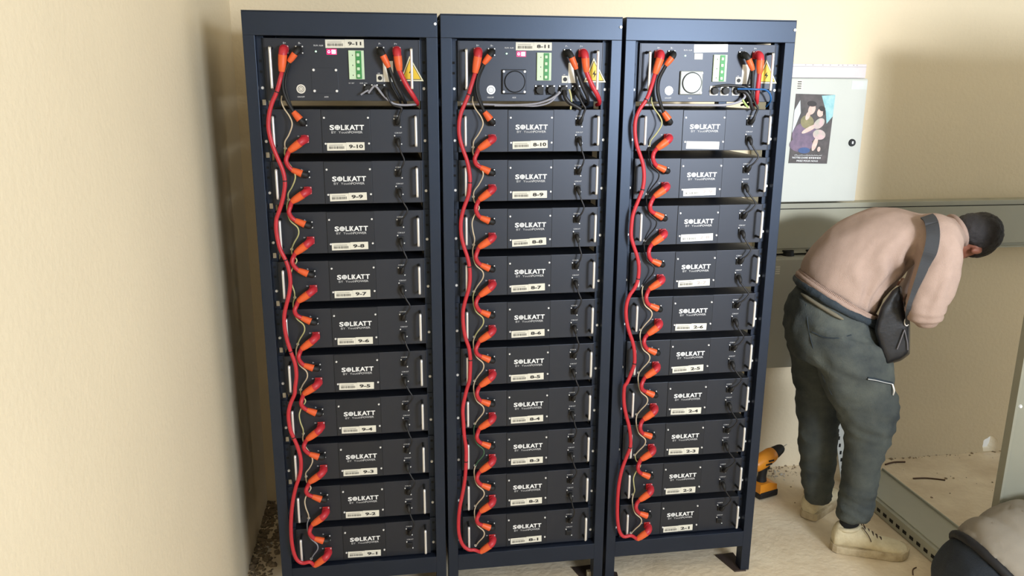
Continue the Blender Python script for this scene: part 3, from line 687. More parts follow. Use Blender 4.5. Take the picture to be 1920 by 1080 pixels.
# tall grey cabinet standing open at the right edge of the view
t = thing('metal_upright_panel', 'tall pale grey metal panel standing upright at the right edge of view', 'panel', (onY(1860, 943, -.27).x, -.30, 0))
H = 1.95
obj('sheet', MB().box(.0102, 1.0895, .010, .022, 0.002, H, .001), mat('panel_paint_shaded', (146, 144, 128), .45, var=.06, vscale=10), t)  # panel grey darkened to put its shade into the colour
obj('folded_edge', MB().box(0, .010, 0, .030, 0.002, H, .001), MATS['panel_paint_shaded'], t)
obj('folded_edge', MB().box(1.09, 1.10, -.02, .010, 0.002, H, .003), MATS['panel_paint_shaded'], t)
rv = onY(1913, 762, -.29); obj('rivet', MB().cyl((rv.x-t.location.x, .010, rv.z), (rv.x-t.location.x, .006, rv.z), .007, .005, 12), m_screw, t)

# cabinet base channel lying on the floor with slotted edge, and a short slotted upright
t = thing('slotted_base_channel', 'grey metal base channel with slotted edge lying on the floor', 'channel', (2.325, 0, 0), rot=(0, 0, 0))
LN0, LN1 = -.42, .53
def skew(y): return (.53-y)*-.000
ch = MB(); ch.box(0, .19, LN0, LN1, .056, .060, .001); ch.box(-.004, 0, LN0, LN1, .003, .060, .001); ch.box(.19, .194, LN0, LN1, .003, .060, .001)
obj('channel_top', ch, m_post, t)
obj('channel_rib', MB().box(.012, .018, LN0, LN1, .060, .066, .002).box(.182, .188, LN0, LN1, .060, .068, .002), m_post, t)
sl = MB(); y = LN0+.02
while y < LN1-.03: sl.box(-.0052, -.0038, y, y+.022, .020, .034); y += .043
tag(obj('edge_slots', sl, m_gap, t), kind='stuff')
t = thing('slotted_upright', 'pale slotted metal upright seen between the bending man\'s legs', 'channel', (0, 0, 0))
A = onZ(1577, 903, .02); A2 = onY(1563, 778, A.y)
dx = A2-A; ax = dx.normalized(); Wd = Vector((.17, .02, 0)); L_ = .52
t.location = A
def pl(a, b, th=.004):   # slab between A+a*Wd.. in the plane of the upright
    pass
up = MB()
def slab(o, e1, e2, e3):
    vs = [o, o+e1, o+e1+e2, o+e2]; vs += [v+e3 for v in vs]
    up.add(vs, [(0, 1, 2, 3), (4, 5, 6, 7), (0, 1, 5, 4), (1, 2, 6, 5), (2, 3, 7, 6), (3, 0, 4, 7)])
O = Vector((0, 0, 0)); nrm = Vector((0, 1, 0))
slab(O, Vector((.030, 0, 0)), ax*L_, Vector((0, .004, 0)))
slab(Vector((.030, 0, 0)), Vector((.004, .03, 0)), ax*L_, Vector((.003, 0, 0)))
slab(Vector((.034, .03, 0)), Vector((.13, .0, 0)), ax*L_, Vector((0, .004, 0)))
slab(Vector((.164, .0, 0)), Vector((.026, 0, 0)), ax*L_, Vector((0, .03, 0)))
obj('upright_profile', up, mat('upright_light', (205, 205, 198), .4, var=.05), t)
sl = MB(); k = .03
while k < L_-.03:
    c = ax*k+Vector((.011, -.001, 0)); sl.box(c.x-.004, c.x+.004, c.y-.001, c.y+.002, c.z, c.z+.016); k += .036
obj('edge_slots', sl, m_gap, t)

# ---------------------------------------------------------------- cordless drill standing on its battery
D0 = onZ(1436, 934, 0)
t = thing('cordless_drill', 'orange and black cordless drill standing on its battery beside the right rack', 'drill', (D0.x-.005, D0.y+.03, 0.0))
t.rotation_euler = (0, 0, math.radians(18))
m_dor = mat('drill_orange', (236, 150, 40), .4, var=.12, vscale=30)
b = MB().box(-.045, .058, -.038, .038, .003, .034, .008)
obj('battery', b, m_dark, t)
obj('battery_cover', MB().prism([(-.045, .030), (.052, .030), (.050, .058), (.012, .072), (-.045, .072)], -.034, .034), m_dor, t)
obj('handle', MB().tube([(-.010, 0, .060), (-.008, 0, .095), (-.004, 0, .130), (.002, 0, .155)], [.024, .017, .018, .022], 14, 0, 4, flat=1.15), m_dark, t)
hd = obj('motor_housing', MB().tube([(-.065, 0, .148), (-.055, 0, .152), (-.020, 0, .164), (.030, 0, .182), (.048, 0, .188)], [.018, .030, .034, .033, .027], 18, 0, 4), m_dor, t)
obj('housing_trim', MB().tube([(-.030, 0, .138), (.012, 0, .152)], [.018, .019], 14, 0, 0).box(-.025, .010, -.0345, -.030, .158, .166, .001).box(-.010, .020, -.0345, -.031, .172, .180, .001), m_dark, t)
obj('trigger', MB().box(.016, .028, -.008, .008, .118, .142, .004), m_dark, t)
obj('chuck', MB().tube([(.045, 0, .187), (.060, 0, .192), (.085, 0, .201), (.098, 0, .206)], [.027, .026, .021, .013], 18, 0, 3), m_dark, t)
obj('drill_bit', MB().cyl((.096, 0, .205), (.122, 0, .214), .0028, .0018, 8), m_chrome, t)

# ---------------------------------------------------------------- debris
def rubble(name, label, spots, m, seed, r0=.006, r1=.022):
    rr = random.Random(seed); mb = MB()
    for (x0, x1, y0, y1, n) in spots:
        for k in range(n):
            r = r0+(r1-r0)*rr.random()**3; bm = bmesh.new(); bmesh.ops.create_icosphere(bm, subdivisions=1, radius=r)
            for v in bm.verts: v.co *= rr.uniform(.65, 1.2); v.co.z *= .6
            mb.bm(bm, 0, False, Matrix.Translation((rr.uniform(x0, x1), rr.uniform(y0, y1), r*.25)))
    return tag(obj(name, mb, m), label, 'rubble', kind='stuff')
m_rub = mat('plaster_crumbs', (150, 132, 108), .95, col2=(96, 84, 68), vscale=60)
rubble('plaster_rubble', 'crumbled plaster and dust heaped along the foot of the left wall', [(XL, XL+.09, -.05, .74, 420), (XL, XL+.03, -.05, .74, 160)], m_rub, 1, .004, .016)
rubble('plaster_rubble', 'scattered plaster crumbs along the foot of the back wall', [(1.9, 3.6, .72, .76, 220), (1.95, 2.2, .64, .75, 90), (1.8, 3.2, .35, .74, 30), (-.1, 1.7, .66, .75, 110)], mat('floor_crumbs', (176, 156, 128), .95, col2=(128, 110, 88), vscale=60), 2, .002, .008)
rubble('white_plaster_rubble', 'whitish plaster bits beside the drill and by the left wall foot', [(2.02, 2.12, .60, .70, 26), (XL+.01, XL+.06, .32, .44, 30)], mat('white_crumbs', (205, 198, 186), .9, var=.2, vscale=50), 3, .003, .011)
def stick(a, b, r, label, m):
    p, q = onZ(a[0], a[1], r), onZ(b[0], b[1], r)
    tag(obj('twig', MB().tube([p, (p+q)/2+Vector((0, .01, 0)), q], r, 7), m), label, 'twig')
m_twig = mat('dry_twig', (96, 72, 54), .9, var=.2, vscale=60)
stick((1712, 897), (1772, 900), .0035, 'thin dry twig lying on the floor beyond the slotted channel', m_twig)
stick((1660, 871), (1697, 866), .004, 'dark short twig lying by the foot of the back wall', m_twig)
stick((1712, 1078), (1718, 1064), .0022, 'tiny splinter on the floor near the toe of the shoe', m_twig)
p = onY(1042, 1054, .02)
tag(obj('metal_bracket', MB().box(1.015, 1.033, .00, .018, .002, .030, .002), m_clip), 'small grey metal bit standing under the middle rack', 'bracket')

# ---------------------------------------------------------------- people
NP = Vector((.25, .968, 0)); BASE = Vector((2.05, .12, 0))
def MP(u, v, s):                     # a point of the bending man: s metres nearer the camera than his middle plane
    d = ray(u, v); k = ((BASE-CAM).dot(NP)-s)/d.dot(NP); return CAM+d*k
def wrinkle(me, amp, sc_, seed=0, stretch=(1, 1, 1), amp2=0, sc2=40):
    off = Vector((seed*3.1, seed*1.7, 0))
    me.update(); ns = [v.normal.copy() for v in me.vertices]
    for v, n in zip(me.vertices, ns):
        q = Vector((v.co.x*stretch[0], v.co.y*stretch[1], v.co.z*stretch[2]))
        a = noise.noise(q*sc_+off); r = 1-abs(a)*2.2
        v.co += n*(amp*r + (amp2*noise.noise(q*sc2+off) if amp2 else 0))
def blob(name, mb, mats, parent, voxel=.011, smooth=4, fn=None):
    """join overlapping closed volumes into one continuous skin"""
    me = mb.data(name, mats); o = bpy.data.objects.new('tmp', me); C.objects.link(o)
    r = o.modifiers.new('r', 'REMESH'); r.mode = 'VOXEL'; r.voxel_size = voxel; r.use_smooth_shade = True
    s = o.modifiers.new('s', 'SMOOTH'); s.factor = .6; s.iterations = smooth
    out = bpy.data.meshes.new_from_object(o.evaluated_get(bpy.context.evaluated_depsgraph_get()))
    bpy.data.objects.remove(o); out.name = name
    if not out.materials: out.materials.append(mats if not isinstance(mats, (list, tuple)) else mats[0])
    if fn: fn(out)
    for p in out.polygons: p.use_smooth = True
    return link(name, out, parent)
def loft(mb, rings, seg=24, m=0, caps=True):
    """rings: (centre, axis_a vector, axis_b vector)"""
    vs = []; fs = []
    for c, a, b in rings:
        for k in range(seg):
            t = 2*math.pi*k/seg; vs.append(c+a*math.cos(t)+b*math.sin(t))
    for i in range(len(rings)-1):
        for k in range(seg):
            p = i*seg+k; q = i*seg+(k+1) % seg; fs.append((p, q, q+seg, p+seg))
    if caps: fs += [list(range(seg))[::-1], [(len(rings)-1)*seg+k for k in range(seg)]]
    mb.add(vs, fs, m, True); return mb
def subr(rings, n=4):
    out = []
    for i in range(len(rings)-1):
        R = [rings[max(i-1, 0)], rings[i], rings[i+1], rings[min(i+2, len(rings)-1)]]
        for k in range(n):
            t = k/n; t2 = t*t; t3 = t2*t
            out.append(tuple(.5*((2*R[1][j])+(R[2][j]-R[0][j])*t+(2*R[0][j]-5*R[1][j]+4*R[2][j]-R[3][j])*t2+(3*R[1][j]-R[0][j]-3*R[2][j]+R[3][j])*t3) for j in range(3)))
    out.append(rings[-1]); return out
def sil(uv1, uv2, s, lat, k=1.0):     # ring from two silhouette pixels, lateral radius towards the camera
    a, b = MP(*uv1, s), MP(*uv2, s); return ((a+b)/2, (b-a)/2*k, NP*lat)

m_skin = mat('skin', (150, 96, 76), .55, col2=(128, 78, 62), vscale=40)
m_hair = mat('short_dark_hair', (46, 42, 44), .7, col2=(28, 26, 28), vscale=160, bump=.4, bscale=400)
m_sweater = mat('beige_knit', (178, 154, 141), .92, var=.10, vscale=25, bump=.5, bscale=520, spec=.15)
m_trouser = mat('washed_grey_canvas', (88, 92, 87), .88, col2=(60, 65, 67), vscale=9, bump=.25, bscale=220, spec=.15)
m_band = mat('dark_waist_cloth', (44, 54, 62), .85, var=.25, vscale=20, bump=.3, bscale=150)
m_shoe = mat('dusty_beige_suede', (226, 214, 182), .85, col2=(202, 188, 154), vscale=22, bump=.2, bscale=160)
m_sole = mat('pale_rubber_sole', (206, 192, 162), .7, col2=(170, 152, 122), vscale=30)
m_sock = mat('black_sock', (20, 20, 22), .9, var=.2)
m_bag = mat('black_bag_nylon', (22, 24, 30), .40, var=.3, vscale=14, bump=.12, bscale=40)

man = thing('person', 'man bending over in beige sweater and grey trousers, facing the wall', 'person', (0, 0, 0))

# --- body: one continuous skin under the clothes, with head, neck, arms and hands
UPV = Vector((0, 0, 1)); FC = Vector((.968, -.25, 0))     # his facing direction
body = MB()
sh_n, el_n = MP(1758, 448, .16), MP(1735, 584, .235)
ha_n = el_n+Vector((.13, .21, -.02))
sh_f, el_f = MP(1765, 450, -.16), MP(1712, 560, -.20)
ha_f = el_f+Vector((.13, .20, .0))
hips = MP(1568, 600, 0); waist = MP(1600, 510, 0); chest = MP(1690, 440, 0); neck0 = MP(1766, 438, 0); neck1 = MP(1804, 442, 0)
body.tube([hips, waist, (waist+chest)/2, chest, neck0], [.09, .08, .075, .065, .040], 20, 0, 5)
body.tube([MP(1745, 442, 0), neck0, neck1, MP(1820, 446, 0)], [.040, .044, .050, .056], 18, 0, 4)
for s_, e_, h_ in ((sh_n, el_n, ha_n), (sh_f, el_f, ha_f)):
    body.tube([chest*.4+s_*.6, s_, (s_+e_)/2, e_], [.036, .040, .034, .022], 14, 0, 4)
    body.tube([e_, (e_+h_)/2+Vector((0, 0, -.004)), h_], [.022, .028, .025], 14, 0, 4)
    d = (h_-e_).normalized(); lat = d.cross(UPV).normalized(); dn = lat.cross(d).normalized()
    # palm and five fingers, lightly curled
    loft(body, subr([(h_-d*.01, lat*.026, dn*.018), (h_+d*.03, lat*.036, dn*.015), (h_+d*.075, lat*.040, dn*.012), (h_+d*.092, lat*.036, dn*.009)], 3), 16)
    for k, (ln, w_) in enumerate(((.072, -.030), (.080, -.010), (.074, .010), (.058, .029))):
        b0 = h_+d*.084+lat*w_
        body.tube([b0, b0+d*ln*.42-dn*.004, b0+d*ln*.74-dn*.018, b0+d*ln*.88-dn*.036], [.0092, .0088, .0082, .0068], 10, 0, 3)
    sg = 1 if s_ is sh_n else -1
    b0 = h_+d*.022+lat*.030*-1
    body.tube([b0, b0+d*.022-lat*.022-dn*.008, b0+d*.048-lat*.030-dn*.020, b0+d*.066-lat*.028-dn*.030], [.012, .0110, .0098, .0078], 10, 0, 3)
# legs inside the trousers
hip_n, kn_n, an_n = MP(1598, 640, .10), MP(1630, 788, .12), MP(1598, 975, .12)
hip_f, kn_f, an_f = MP(1532, 630, -.10), MP(1532, 770, -.12), MP(1531, 925, -.13)
for a_, b_, c_ in ((hip_n, kn_n, an_n), (hip_f, kn_f, an_f)):
    body.tube([hips*.5+a_*.5, a_, (a_+b_)/2, b_, (b_+c_)/2, c_], [.07, .070, .058, .042, .036, .026], 16, 0, 5)
# head in its own frame: z to the crown, y the face
HC = MP(1821, 446, 0)
hz = (FC*.93+UPV*-.02+NP*.20).normalized()
hy = (-UPV*.80+NP*.66+FC*.05); hy = (hy-hz*hy.dot(hz)).normalized(); hx = hy.cross(hz)
HM = Matrix((( hx.x, hy.x, hz.x, HC.x), (hx.y, hy.y, hz.y, HC.y), (hx.z, hy.z, hz.z, HC.z), (0, 0, 0, 1)))
HS = .90
def hb(c, r, rot=None): body.ball(HM @ (Vector(c)*HS), tuple(q*HS for q in r), 20, 0, HM.to_3x3().to_4x4() @ (rot or Matrix.Identity(4)))
hb((0, -.012, .012), (.074, .092, .080)); hb((0, .020, -.030), (.062, .068, .066)); hb((0, .050, -.072), (.038, .034, .030)); hb((0, .02, -.066), (.052, .055, .036))
hb((0, .090, -.022), (.012, .020, .022)); hb((0, .104, -.034), (.014, .012, .010)); hb((0, .074, .004), (.046, .016, .012)); hb((0, .080, -.058), (.022, .012, .009)); hb((0, .078, -.086), (.016, .014, .012))
for sx in (-1, 1):
    hb((sx*.076, -.008, -.020), (.009, .016, .027), Matrix.Rotation(-.25, 4, 'X')); hb((sx*.082, -.014, -.016), (.005, .010, .018)); hb((sx*.042, .058, -.030), (.020, .020, .016))
bo = blob('body', body, m_skin, man, .0062, 3)
ey = MB(); m_eye = mat('eye_white', (220, 214, 206), .3, var=.03)
for sx in (-1, 1): ey.ball(HM @ (Vector((sx*.029, .074, -.012))*HS), .0105, 14)
obj('eyes', ey, m_eye, man)
hr = MB()
hr.ball(HM @ Vector((0, -.015, .018)), (.073, .089, .075), 28, 0, HM.to_3x3().to_4x4())
hr.ball(HM @ Vector((0, -.044, -.020)), (.062, .052, .055), 24, 0, HM.to_3x3().to_4x4())
def hairfn(me):
    inv = HM.inverted()
    wrinkle(me, .0015, 60, 2, amp2=.003, sc2=90)
ho = blob('hair', hr, m_hair, man, .006, 2, hairfn)
# trim the hair off the face: pull vertices in front of the hairline inwards
inv = HM.inverted()
for v in ho.data.vertices:
    p = inv @ v.co
    lim = .050+max(0, p.z-.03)*.9
    k = 0
    if p.y > lim: k = min(1, (p.y-lim)/.012)
    if p.z < -.005 and p.y > -.030: k = max(k, min(1, (p.y+.030)/.015))
    if k > 0: p = p*(1-.16*k); v.co = HM @ p

# --- sweater
sw = MB()
R = [sil((1502, 512), (1634, 588), 0, .160, .98), sil((1512, 484), (1648, 566), 0, .160), sil((1540, 448), (1662, 534), 0, .165), sil((1584, 414), (1684, 506), 0, .170),
     sil((1640, 392), (1712, 480), 0, .175, .98), sil((1690, 393), (1740, 466), 0, .185), sil((1732, 405), (1768, 460), 0, .180), sil((1766, 404), (1790, 456), 0, .120), sil((1790, 410), (1802, 458), 0, .070)]
loft(sw, subr(R, 4), 30)
sw.tube([MP(1740, 440, .08), MP(1758, 446, .165), MP(1757, 510, .21), MP(1735, 584, .235)], [.070, .074, .069, .056], 18, 0, 5)
sw.tube([MP(1735, 584, .235), (el_n+ha_n)/2+Vector((0, 0, 0)), ha_n-(ha_n-el_n)*.08], [.058, .054, .042], 16, 0, 4)
sw.tube([MP(1738, 445, -.10), sh_f, (sh_f+el_f)/2, el_f], [.075, .070, .064, .054], 18, 0, 5)
sw.tube([el_f, (el_f+ha_f)/2, ha_f-(ha_f-el_f)*.08], [.056, .052, .042], 16, 0, 4)
sw.ball(MP(1736, 580, .235), .060, 16)
def swf(me):
    wrinkle(me, .0036, 8, 1, (1.2, 1, .7), .0012, 26)
    c1 = MP(1690, 535, .12); c2 = el_n
    for v in me.vertices:
        n = v.normal
        for c, rad, fr, am, ax_ in ((c1, .21, 100, .0150, (FC*.75-UPV*.2)), (c2, .10, 170, .0060, UPV), (MP(1775, 470, .2), .09, 130, .005, (FC+UPV*.4))):
            d = (v.co-c).length
            if d < rad:
                w_ = (1-d/rad); ph = (v.co-c).dot(ax_.normalized())
                v.co += n*am*w_*math.sin(ph*fr+6*noise.noise(v.co*9))
swo = blob('sweater', sw, m_sweater, man, .0095, 8, swf)
# ribbed hem and collar
hem = MB()
c, a, b = sil((1497, 512), (1643, 604), 0, .187, 1.0); ax_h = a.cross(b).normalized()
ax_h = ax_h if ax_h.dot(UPV) < 0 else -ax_h
rg = [(c-ax_h*.012, a*1.0, b*1.0), (c-ax_h*.008, a*1.02, b*1.02), (c+ax_h*.012, a*1.02, b*1.02), (c+ax_h*.018, a*1.0, b*1.0)]
hb_ = MB(); hp_ = []
c_, a_h, b_h = sil((1500, 516), (1636, 594), 0, .166, 1.0)
for k in range(41):
    t_ = 2*math.pi*k/40; hp_.append(c_+a_h*math.cos(t_)+b_h*math.sin(t_))
hb_.tube(hp_, .010, 10, 0, 0)
m_rib = mat('ribbed_knit', (166, 142, 130), .92, var=.1, vscale=60, bump=.4, bscale=400, spec=.15)
rb = MB()
for k in range(180):      # vertical ribs of the hem band
    t_ = 2*math.pi*k/180; p_ = c_+a_h*math.cos(t_)*1.02+b_h*math.sin(t_)*1.02; rb.tube([p_-ax_h*.016, p_+ax_h*.012], .0032, 5, 0, 0)
hb_.v += [] ; obj('ribbed_hem', hb_, m_rib, man)
tag(obj('hem_ribs', rb, m_rib, man), kind='stuff')
cc_, ca_, cb_ = sil((1787, 407), (1800, 458), 0, .072, 1.0); cl_ = MB()
cl_.tube([cc_+ca_*math.cos(k*math.pi/14)+cb_*math.sin(k*math.pi/14) for k in range(29)], .010, 10, 0, 0); obj('collar', cl_, m_rib, man)
# --- dark rolled waist cloth of the trousers
bandm = MB(); pts = []
cb, ab, bb = sil((1497, 526), (1638, 600), 0, .168, 1.0)
for k in range(37):
    t_ = 2*math.pi*k/36; pts.append(cb+ab*math.cos(t_)*.98+bb*math.sin(t_)*.98)
bandm.tube(pts, .016, 12, 0, 0)
blob('waistband', bandm, m_band, man, .008, 2, lambda me: wrinkle(me, .004, 14, 4))
# --- undershirt showing at the back of the waist
us = MB(); pts = []
cb2, ab2, bb2 = sil((1490, 540), (1646, 622), 0, .178, 1.0)
for k in range(8, 17):
    t_ = 2*math.pi*k/36; pts.append(cb2+ab2*math.cos(t_)*1.0+bb2*math.sin(-t_)*1.0)
us.tube(pts[2:9], [.003]+[.007]*5+[.003], 10, 0, 2)
obj('undershirt', us, mat('khaki_cotton', (112, 106, 90), .9, var=.15), man)
# --- trousers
tr = MB()
R = [sil((1497, 532), (1640, 606), 0, .162, .97), sil((1478, 572), (1655, 640), 0, .180), sil((1473, 620), (1660, 672), 0, .182), sil((1480, 660), (1652, 696), 0, .165, .95)]
loft(tr, subr(R, 4), 28)
def leg(rows, s, lat):
    loft(tr, subr([sil(a, b, s, l) for (a, b), l in zip(rows, lat)], 4), 22)
leg([((1510, 600), (1668, 650)), ((1528, 670), (1671, 690)), ((1548, 730), (1680, 738)), ((1575, 785), (1681, 775)), ((1586, 820), (1664, 830)), ((1584, 870), (1648, 872)), ((1577, 926), (1640, 922)), ((1568, 958), (1634, 958)), ((1570, 968), (1630, 972))], .10, [.105, .105, .098, .090, .075, .070, .064, .058, .052])
leg([((1473, 600), (1575, 620)), ((1480, 660), (1575, 670)), ((1491, 720), (1575, 720)), ((1496, 780), (1572, 775)), ((1499, 830), (1567, 830)), ((1503, 880), (1563, 880)), ((1508, 925), (1558, 922)), ((1510, 938), (1552, 938))], -.11, [.095, .095, .088, .082, .072, .064, .056, .050])
def trf(me):
    wrinkle(me, .0075, 9, 3, (1, 1, 1.7), .002, 28)
    for v in me.vertices:
        n = v.normal
        for c, rad, fr, am in ((kn_n, .17, 100, .0042), (kn_f, .14, 110, .0030), (an_n+Vector((0, 0, .05)), .10, 190, .0055), (an_f+Vector((0, 0, .05)), .09, 190, .005), (MP(1600, 650, .16), .14, 90, .005)):
            d = (v.co-c).length
            if d < rad: v.co += n*am*(1-d/rad)*math.sin((v.co-c).dot((UPV+FC*.45).normalized())*fr+5*noise.noise(v.co*8))
trou = blob('trousers', tr, m_trouser, man, .010, 3, trf)
# thigh pocket with zip, hip pocket seam
from mathutils.bvhtree import BVHTree
def surf(objs, u, v, s, lift=.004):      # the point where the line of sight meets the given garments
    best = None; d_ = ray(u, v).normalized()
    for o_ in objs:
        bt = TREES.get(o_.name) or TREES.setdefault(o_.name, BVHTree.FromPolygons([q.co for q in o_.data.vertices], [list(p.vertices) for p in o_.data.polygons]))
        h = bt.ray_cast(CAM, d_)
        if h[0] is not None and (best is None or h[3] < best[1]): best = (h[0]+h[1].normalized()*(lift if h[1].dot(d_) < 0 else -lift), h[3])
    return best[0] if best else MP(u, v, s)
TREES = {}
zp = [surf([trou], u, v, .2, .002) for u, v in ((1626, 709), (1642, 712), (1658, 716), (1671, 719))]
z = MB().tube(zp, .0060, 8, 0, 4); obj('zip_tape', z, m_band, man)
z = MB().tube([p+NP*-.0062 for p in zp], .0016, 6, 0, 4).tube([zp[-1]-NP*.006, zp[-1]+Vector((.004, -.012, -.022)), zp[-1]+Vector((.004, -.010, -.040))], [.003, .0035, .002], 8, 0, 3)
obj('zip_pull', z, m_chrome, man)
obj('side_seam', MB().tube([surf([trou], u, v, .2, .0005) for u, v in ((1511, 570), (1515, 610), (1524, 650), (1540, 700), (1560, 740))], .0018, 6, 0, 4), m_band, man)
obj('pocket_seam', MB().tube([surf([trou], u, v, .2, .001) for u, v in ((1522, 622), (1545, 632), (1570, 634), (1596, 628))], .0022, 6, 0, 4), m_band, man)
# --- shoes and socks
def shoe(heel, toe, H_, lab):
    e = (toe-heel); e.z = 0; L = e.length; ex = e.normalized(); ey_ = Vector((-ex.y, ex.x, 0)); g0 = Vector((heel.x, heel.y, 0))
    P3 = lambda a, b, c: g0+ex*(a*L)+ey_*b+UPV*c
    up_ = MB(); rows = [(0.015, .028, .028, .074), (.07, .036, .040, .108), (.20, .039, .046, .106), (.32, .041, .046, .104), (.45, .044, .044, .090), (.60, .047, .036, .060), (.75, .050, .030, .050), (.88, .045, .026, .043), (.96, .030, .022, .034), (.995, .012, .018, .024)]
    rings = []
    for a, wd, hc, ht in rows:
        rings.append((P3(a, 0, .020+(ht-.014)/2), ey_*wd, UPV*((ht-.010)/2)))
    loft(up_, subr(rings, 4), 22)
    th = thing if False else None
    root = tag(link('sneaker', None, man), None)
    blob('upper', up_, m_shoe, root, .0055, 3, lambda me: wrinkle(me, .0012, 30, 6))
    so = MB(); pts = []
    N_ = 40; outl = []
    for a, wd in ((.0, .006), (.012, .024), (.06, .036), (.2, .042), (.4, .044), (.6, .050), (.75, .054), (.88, .050), (.96, .036), (1.0, .012)): outl.append((a, wd))
    loop = [(a, wd) for a, wd in outl]+[(a, -wd) for a, wd in outl[::-1]]
    vs = []
    for zz, kx in ((0.001, .97), (.006, 1.0), (.024, 1.0), (.031, .97)):
        lift = lambda a: max(0, a-.85)*.09+max(0, .08-a)*.05
        vs += [P3(a, wd*kx, zz+lift(a)) for a, wd in loop]
    n = len(loop); fs = []
    for r_ in range(3):
        for k in range(n): fs.append((r_*n+k, r_*n+(k+1) % n, (r_+1)*n+(k+1) % n, (r_+1)*n+k))
    fs += [list(range(n))[::-1], list(range(3*n, 4*n))]
    so.add(vs, fs, 0, False); obj('sole', so, m_sole, root)
    la = MB()
    for k in range(5):
        a = .40+k*.055; zt = .104-k*.0095
        la.tube([P3(a, -.026, zt-.014), P3(a+.012, 0, zt+.002), P3(a+.0, .026, zt-.014)], .0024, 7, 0, 4)
    for sgn in (-1, 1): la.tube([P3(.40, 0, .098), P3(.37, sgn*.022, .112), P3(.43, sgn*.042, .094), P3(.47, sgn*.046, .072)], .0019, 6, 0, 4)
    obj('laces', la, mat('brown_laces', (88, 70, 60), .8, var=.3, vscale=120), root)
    ck = MB(); loft(ck, [(P3(.20, 0, .085), ex*.040, ey_*.032), (P3(.21, 0, .118), ex*.036, ey_*.030), (P3(.215, 0, .150), ex*.038, ey_*.034)], 20)
    obj('sock', ck, m_sock, root)
    pc = MB(); ring_ = [P3(.20+.135*math.cos(q*math.pi/10), .036*math.sin(q*math.pi/10), .103+.006*math.cos(q*math.pi/10)) for q in range(21)]
    pc.tube(ring_, .0085, 8, 0, 0); obj('padded_collar', pc, m_shoe, root)
    return root
shoe(onZ(1556, 1028, 0), onZ(1702, 1043, 0), .1, '')
hf = onZ(1512, 975, 0); shoe(hf+Vector((0, 0, 0)), hf+Vector((.21, .16, 0)).normalized()*.275, .1, '')

# --- shoulder bag with its strap
bag = thing('shoulder_bag', 'black shoulder bag hanging at the bending man\'s belly by a wide strap', 'bag', (0, 0, 0))
bm_ = MB(); cor = [(1655, 575), (1675, 545), (1690, 536), (1697, 590), (1706, 604), (1706, 664), (1690, 676), (1664, 684), (1652, 655), (1642, 620)]
f_ = [MP(u, v, .19) for u, v in cor]; bk = [MP(u, v, .06) for u, v in cor]
n = len(cor); cf = sum(f_, Vector())/n; cbk = sum(bk, Vector())/n
vs = [cf+(p-cf)*.90 for p in f_]+[p-NP*-.012 for p in f_]+bk+[cbk+(p-cbk)*.9+NP*.01 for p in bk]
fs = []
for r_ in range(3):
    for k in range(n): fs.append((r_*n+k, r_*n+(k+1) % n, (r_+1)*n+(k+1) % n, (r_+1)*n+k))
fs += [list(range(n))[::-1], list(range(3*n, 4*n))]
bm_.add(vs, fs, 0, False)
bago = blob('bag_body', bm_, m_bag, bag, .007, 3, lambda me: wrinkle(me, .002, 9, 5))
sp = [(1739, 408, -.02), (1745, 414, .08), (1749, 426, .185), (1750, 445, .235), (1746, 470, .242), (1738, 492, .235), (1727, 520, .235), (1716, 548, .215), (1706, 580, .20), (1700, 606, .195)]
pts = [surf([swo, bago], *q, .006) for q in sp]; st = MB(); vs = []; fs = []
P = []
for i in range(len(pts)-1):
    p0, p1, p2, p3 = pts[max(i-1, 0)], pts[i], pts[i+1], pts[min(i+2, len(pts)-1)]
    for k in range(5):
        t_ = k/5; t2 = t_*t_; t3 = t2*t_
        P.append(.5*((2*p1)+(p2-p0)*t_+(2*p0-5*p1+4*p2-p3)*t2+(3*p1-p0-3*p2+p3)*t3))
P.append(pts[-1])
for i, p in enumerate(P):
    t_ = (P[min(i+1, len(P)-1)]-P[max(i-1, 0)]).normalized(); dv = (CAM-p).normalized(); dv = dv if i > 8 else (dv+UPV*.8).normalized(); nn = (dv-t_*dv.dot(t_)).normalized()
    wv = t_.cross(nn).normalized(); hw = .020 if i < len(P)*.45 else .020-.013*min(1, (i-len(P)*.45)/(len(P)*.35))
    vs += [p-wv*hw+nn*.003, p+wv*hw+nn*.003, p+wv*hw-nn*.002, p-wv*hw-nn*.002]
for i in range(len(P)-1):
    for k in range(4): fs.append((i*4+k, i*4+(k+1) % 4, i*4+4+(k+1) % 4, i*4+4+k))
fs += [(0, 1, 2, 3), tuple(len(P)*4-4+k for k in range(4))]
st.add(vs, fs, 0, False); obj('strap', st, mat('dark_webbing', (52, 54, 58), .7, var=.15, vscale=60), bag)
obj('strap_ring', MB().tube([MP(1700+4*math.cos(a*.628), 604+7*math.sin(a*.628), .198) for a in range(11)], .0022, 7, 0, 0), m_chrome, bag)
obj('bag_zip', MB().tube([MP(1696, 618, .198), MP(1688, 640, .198), MP(1682, 655, .198)], .0020, 6, 0, 3).tube([MP(1696, 618, .198), MP(1701, 640, .198), MP(1702, 656, .198)], .0018, 6, 0, 3), mat('zip_grey', (120, 118, 124), .4, metal=.4, var=.1), bag)

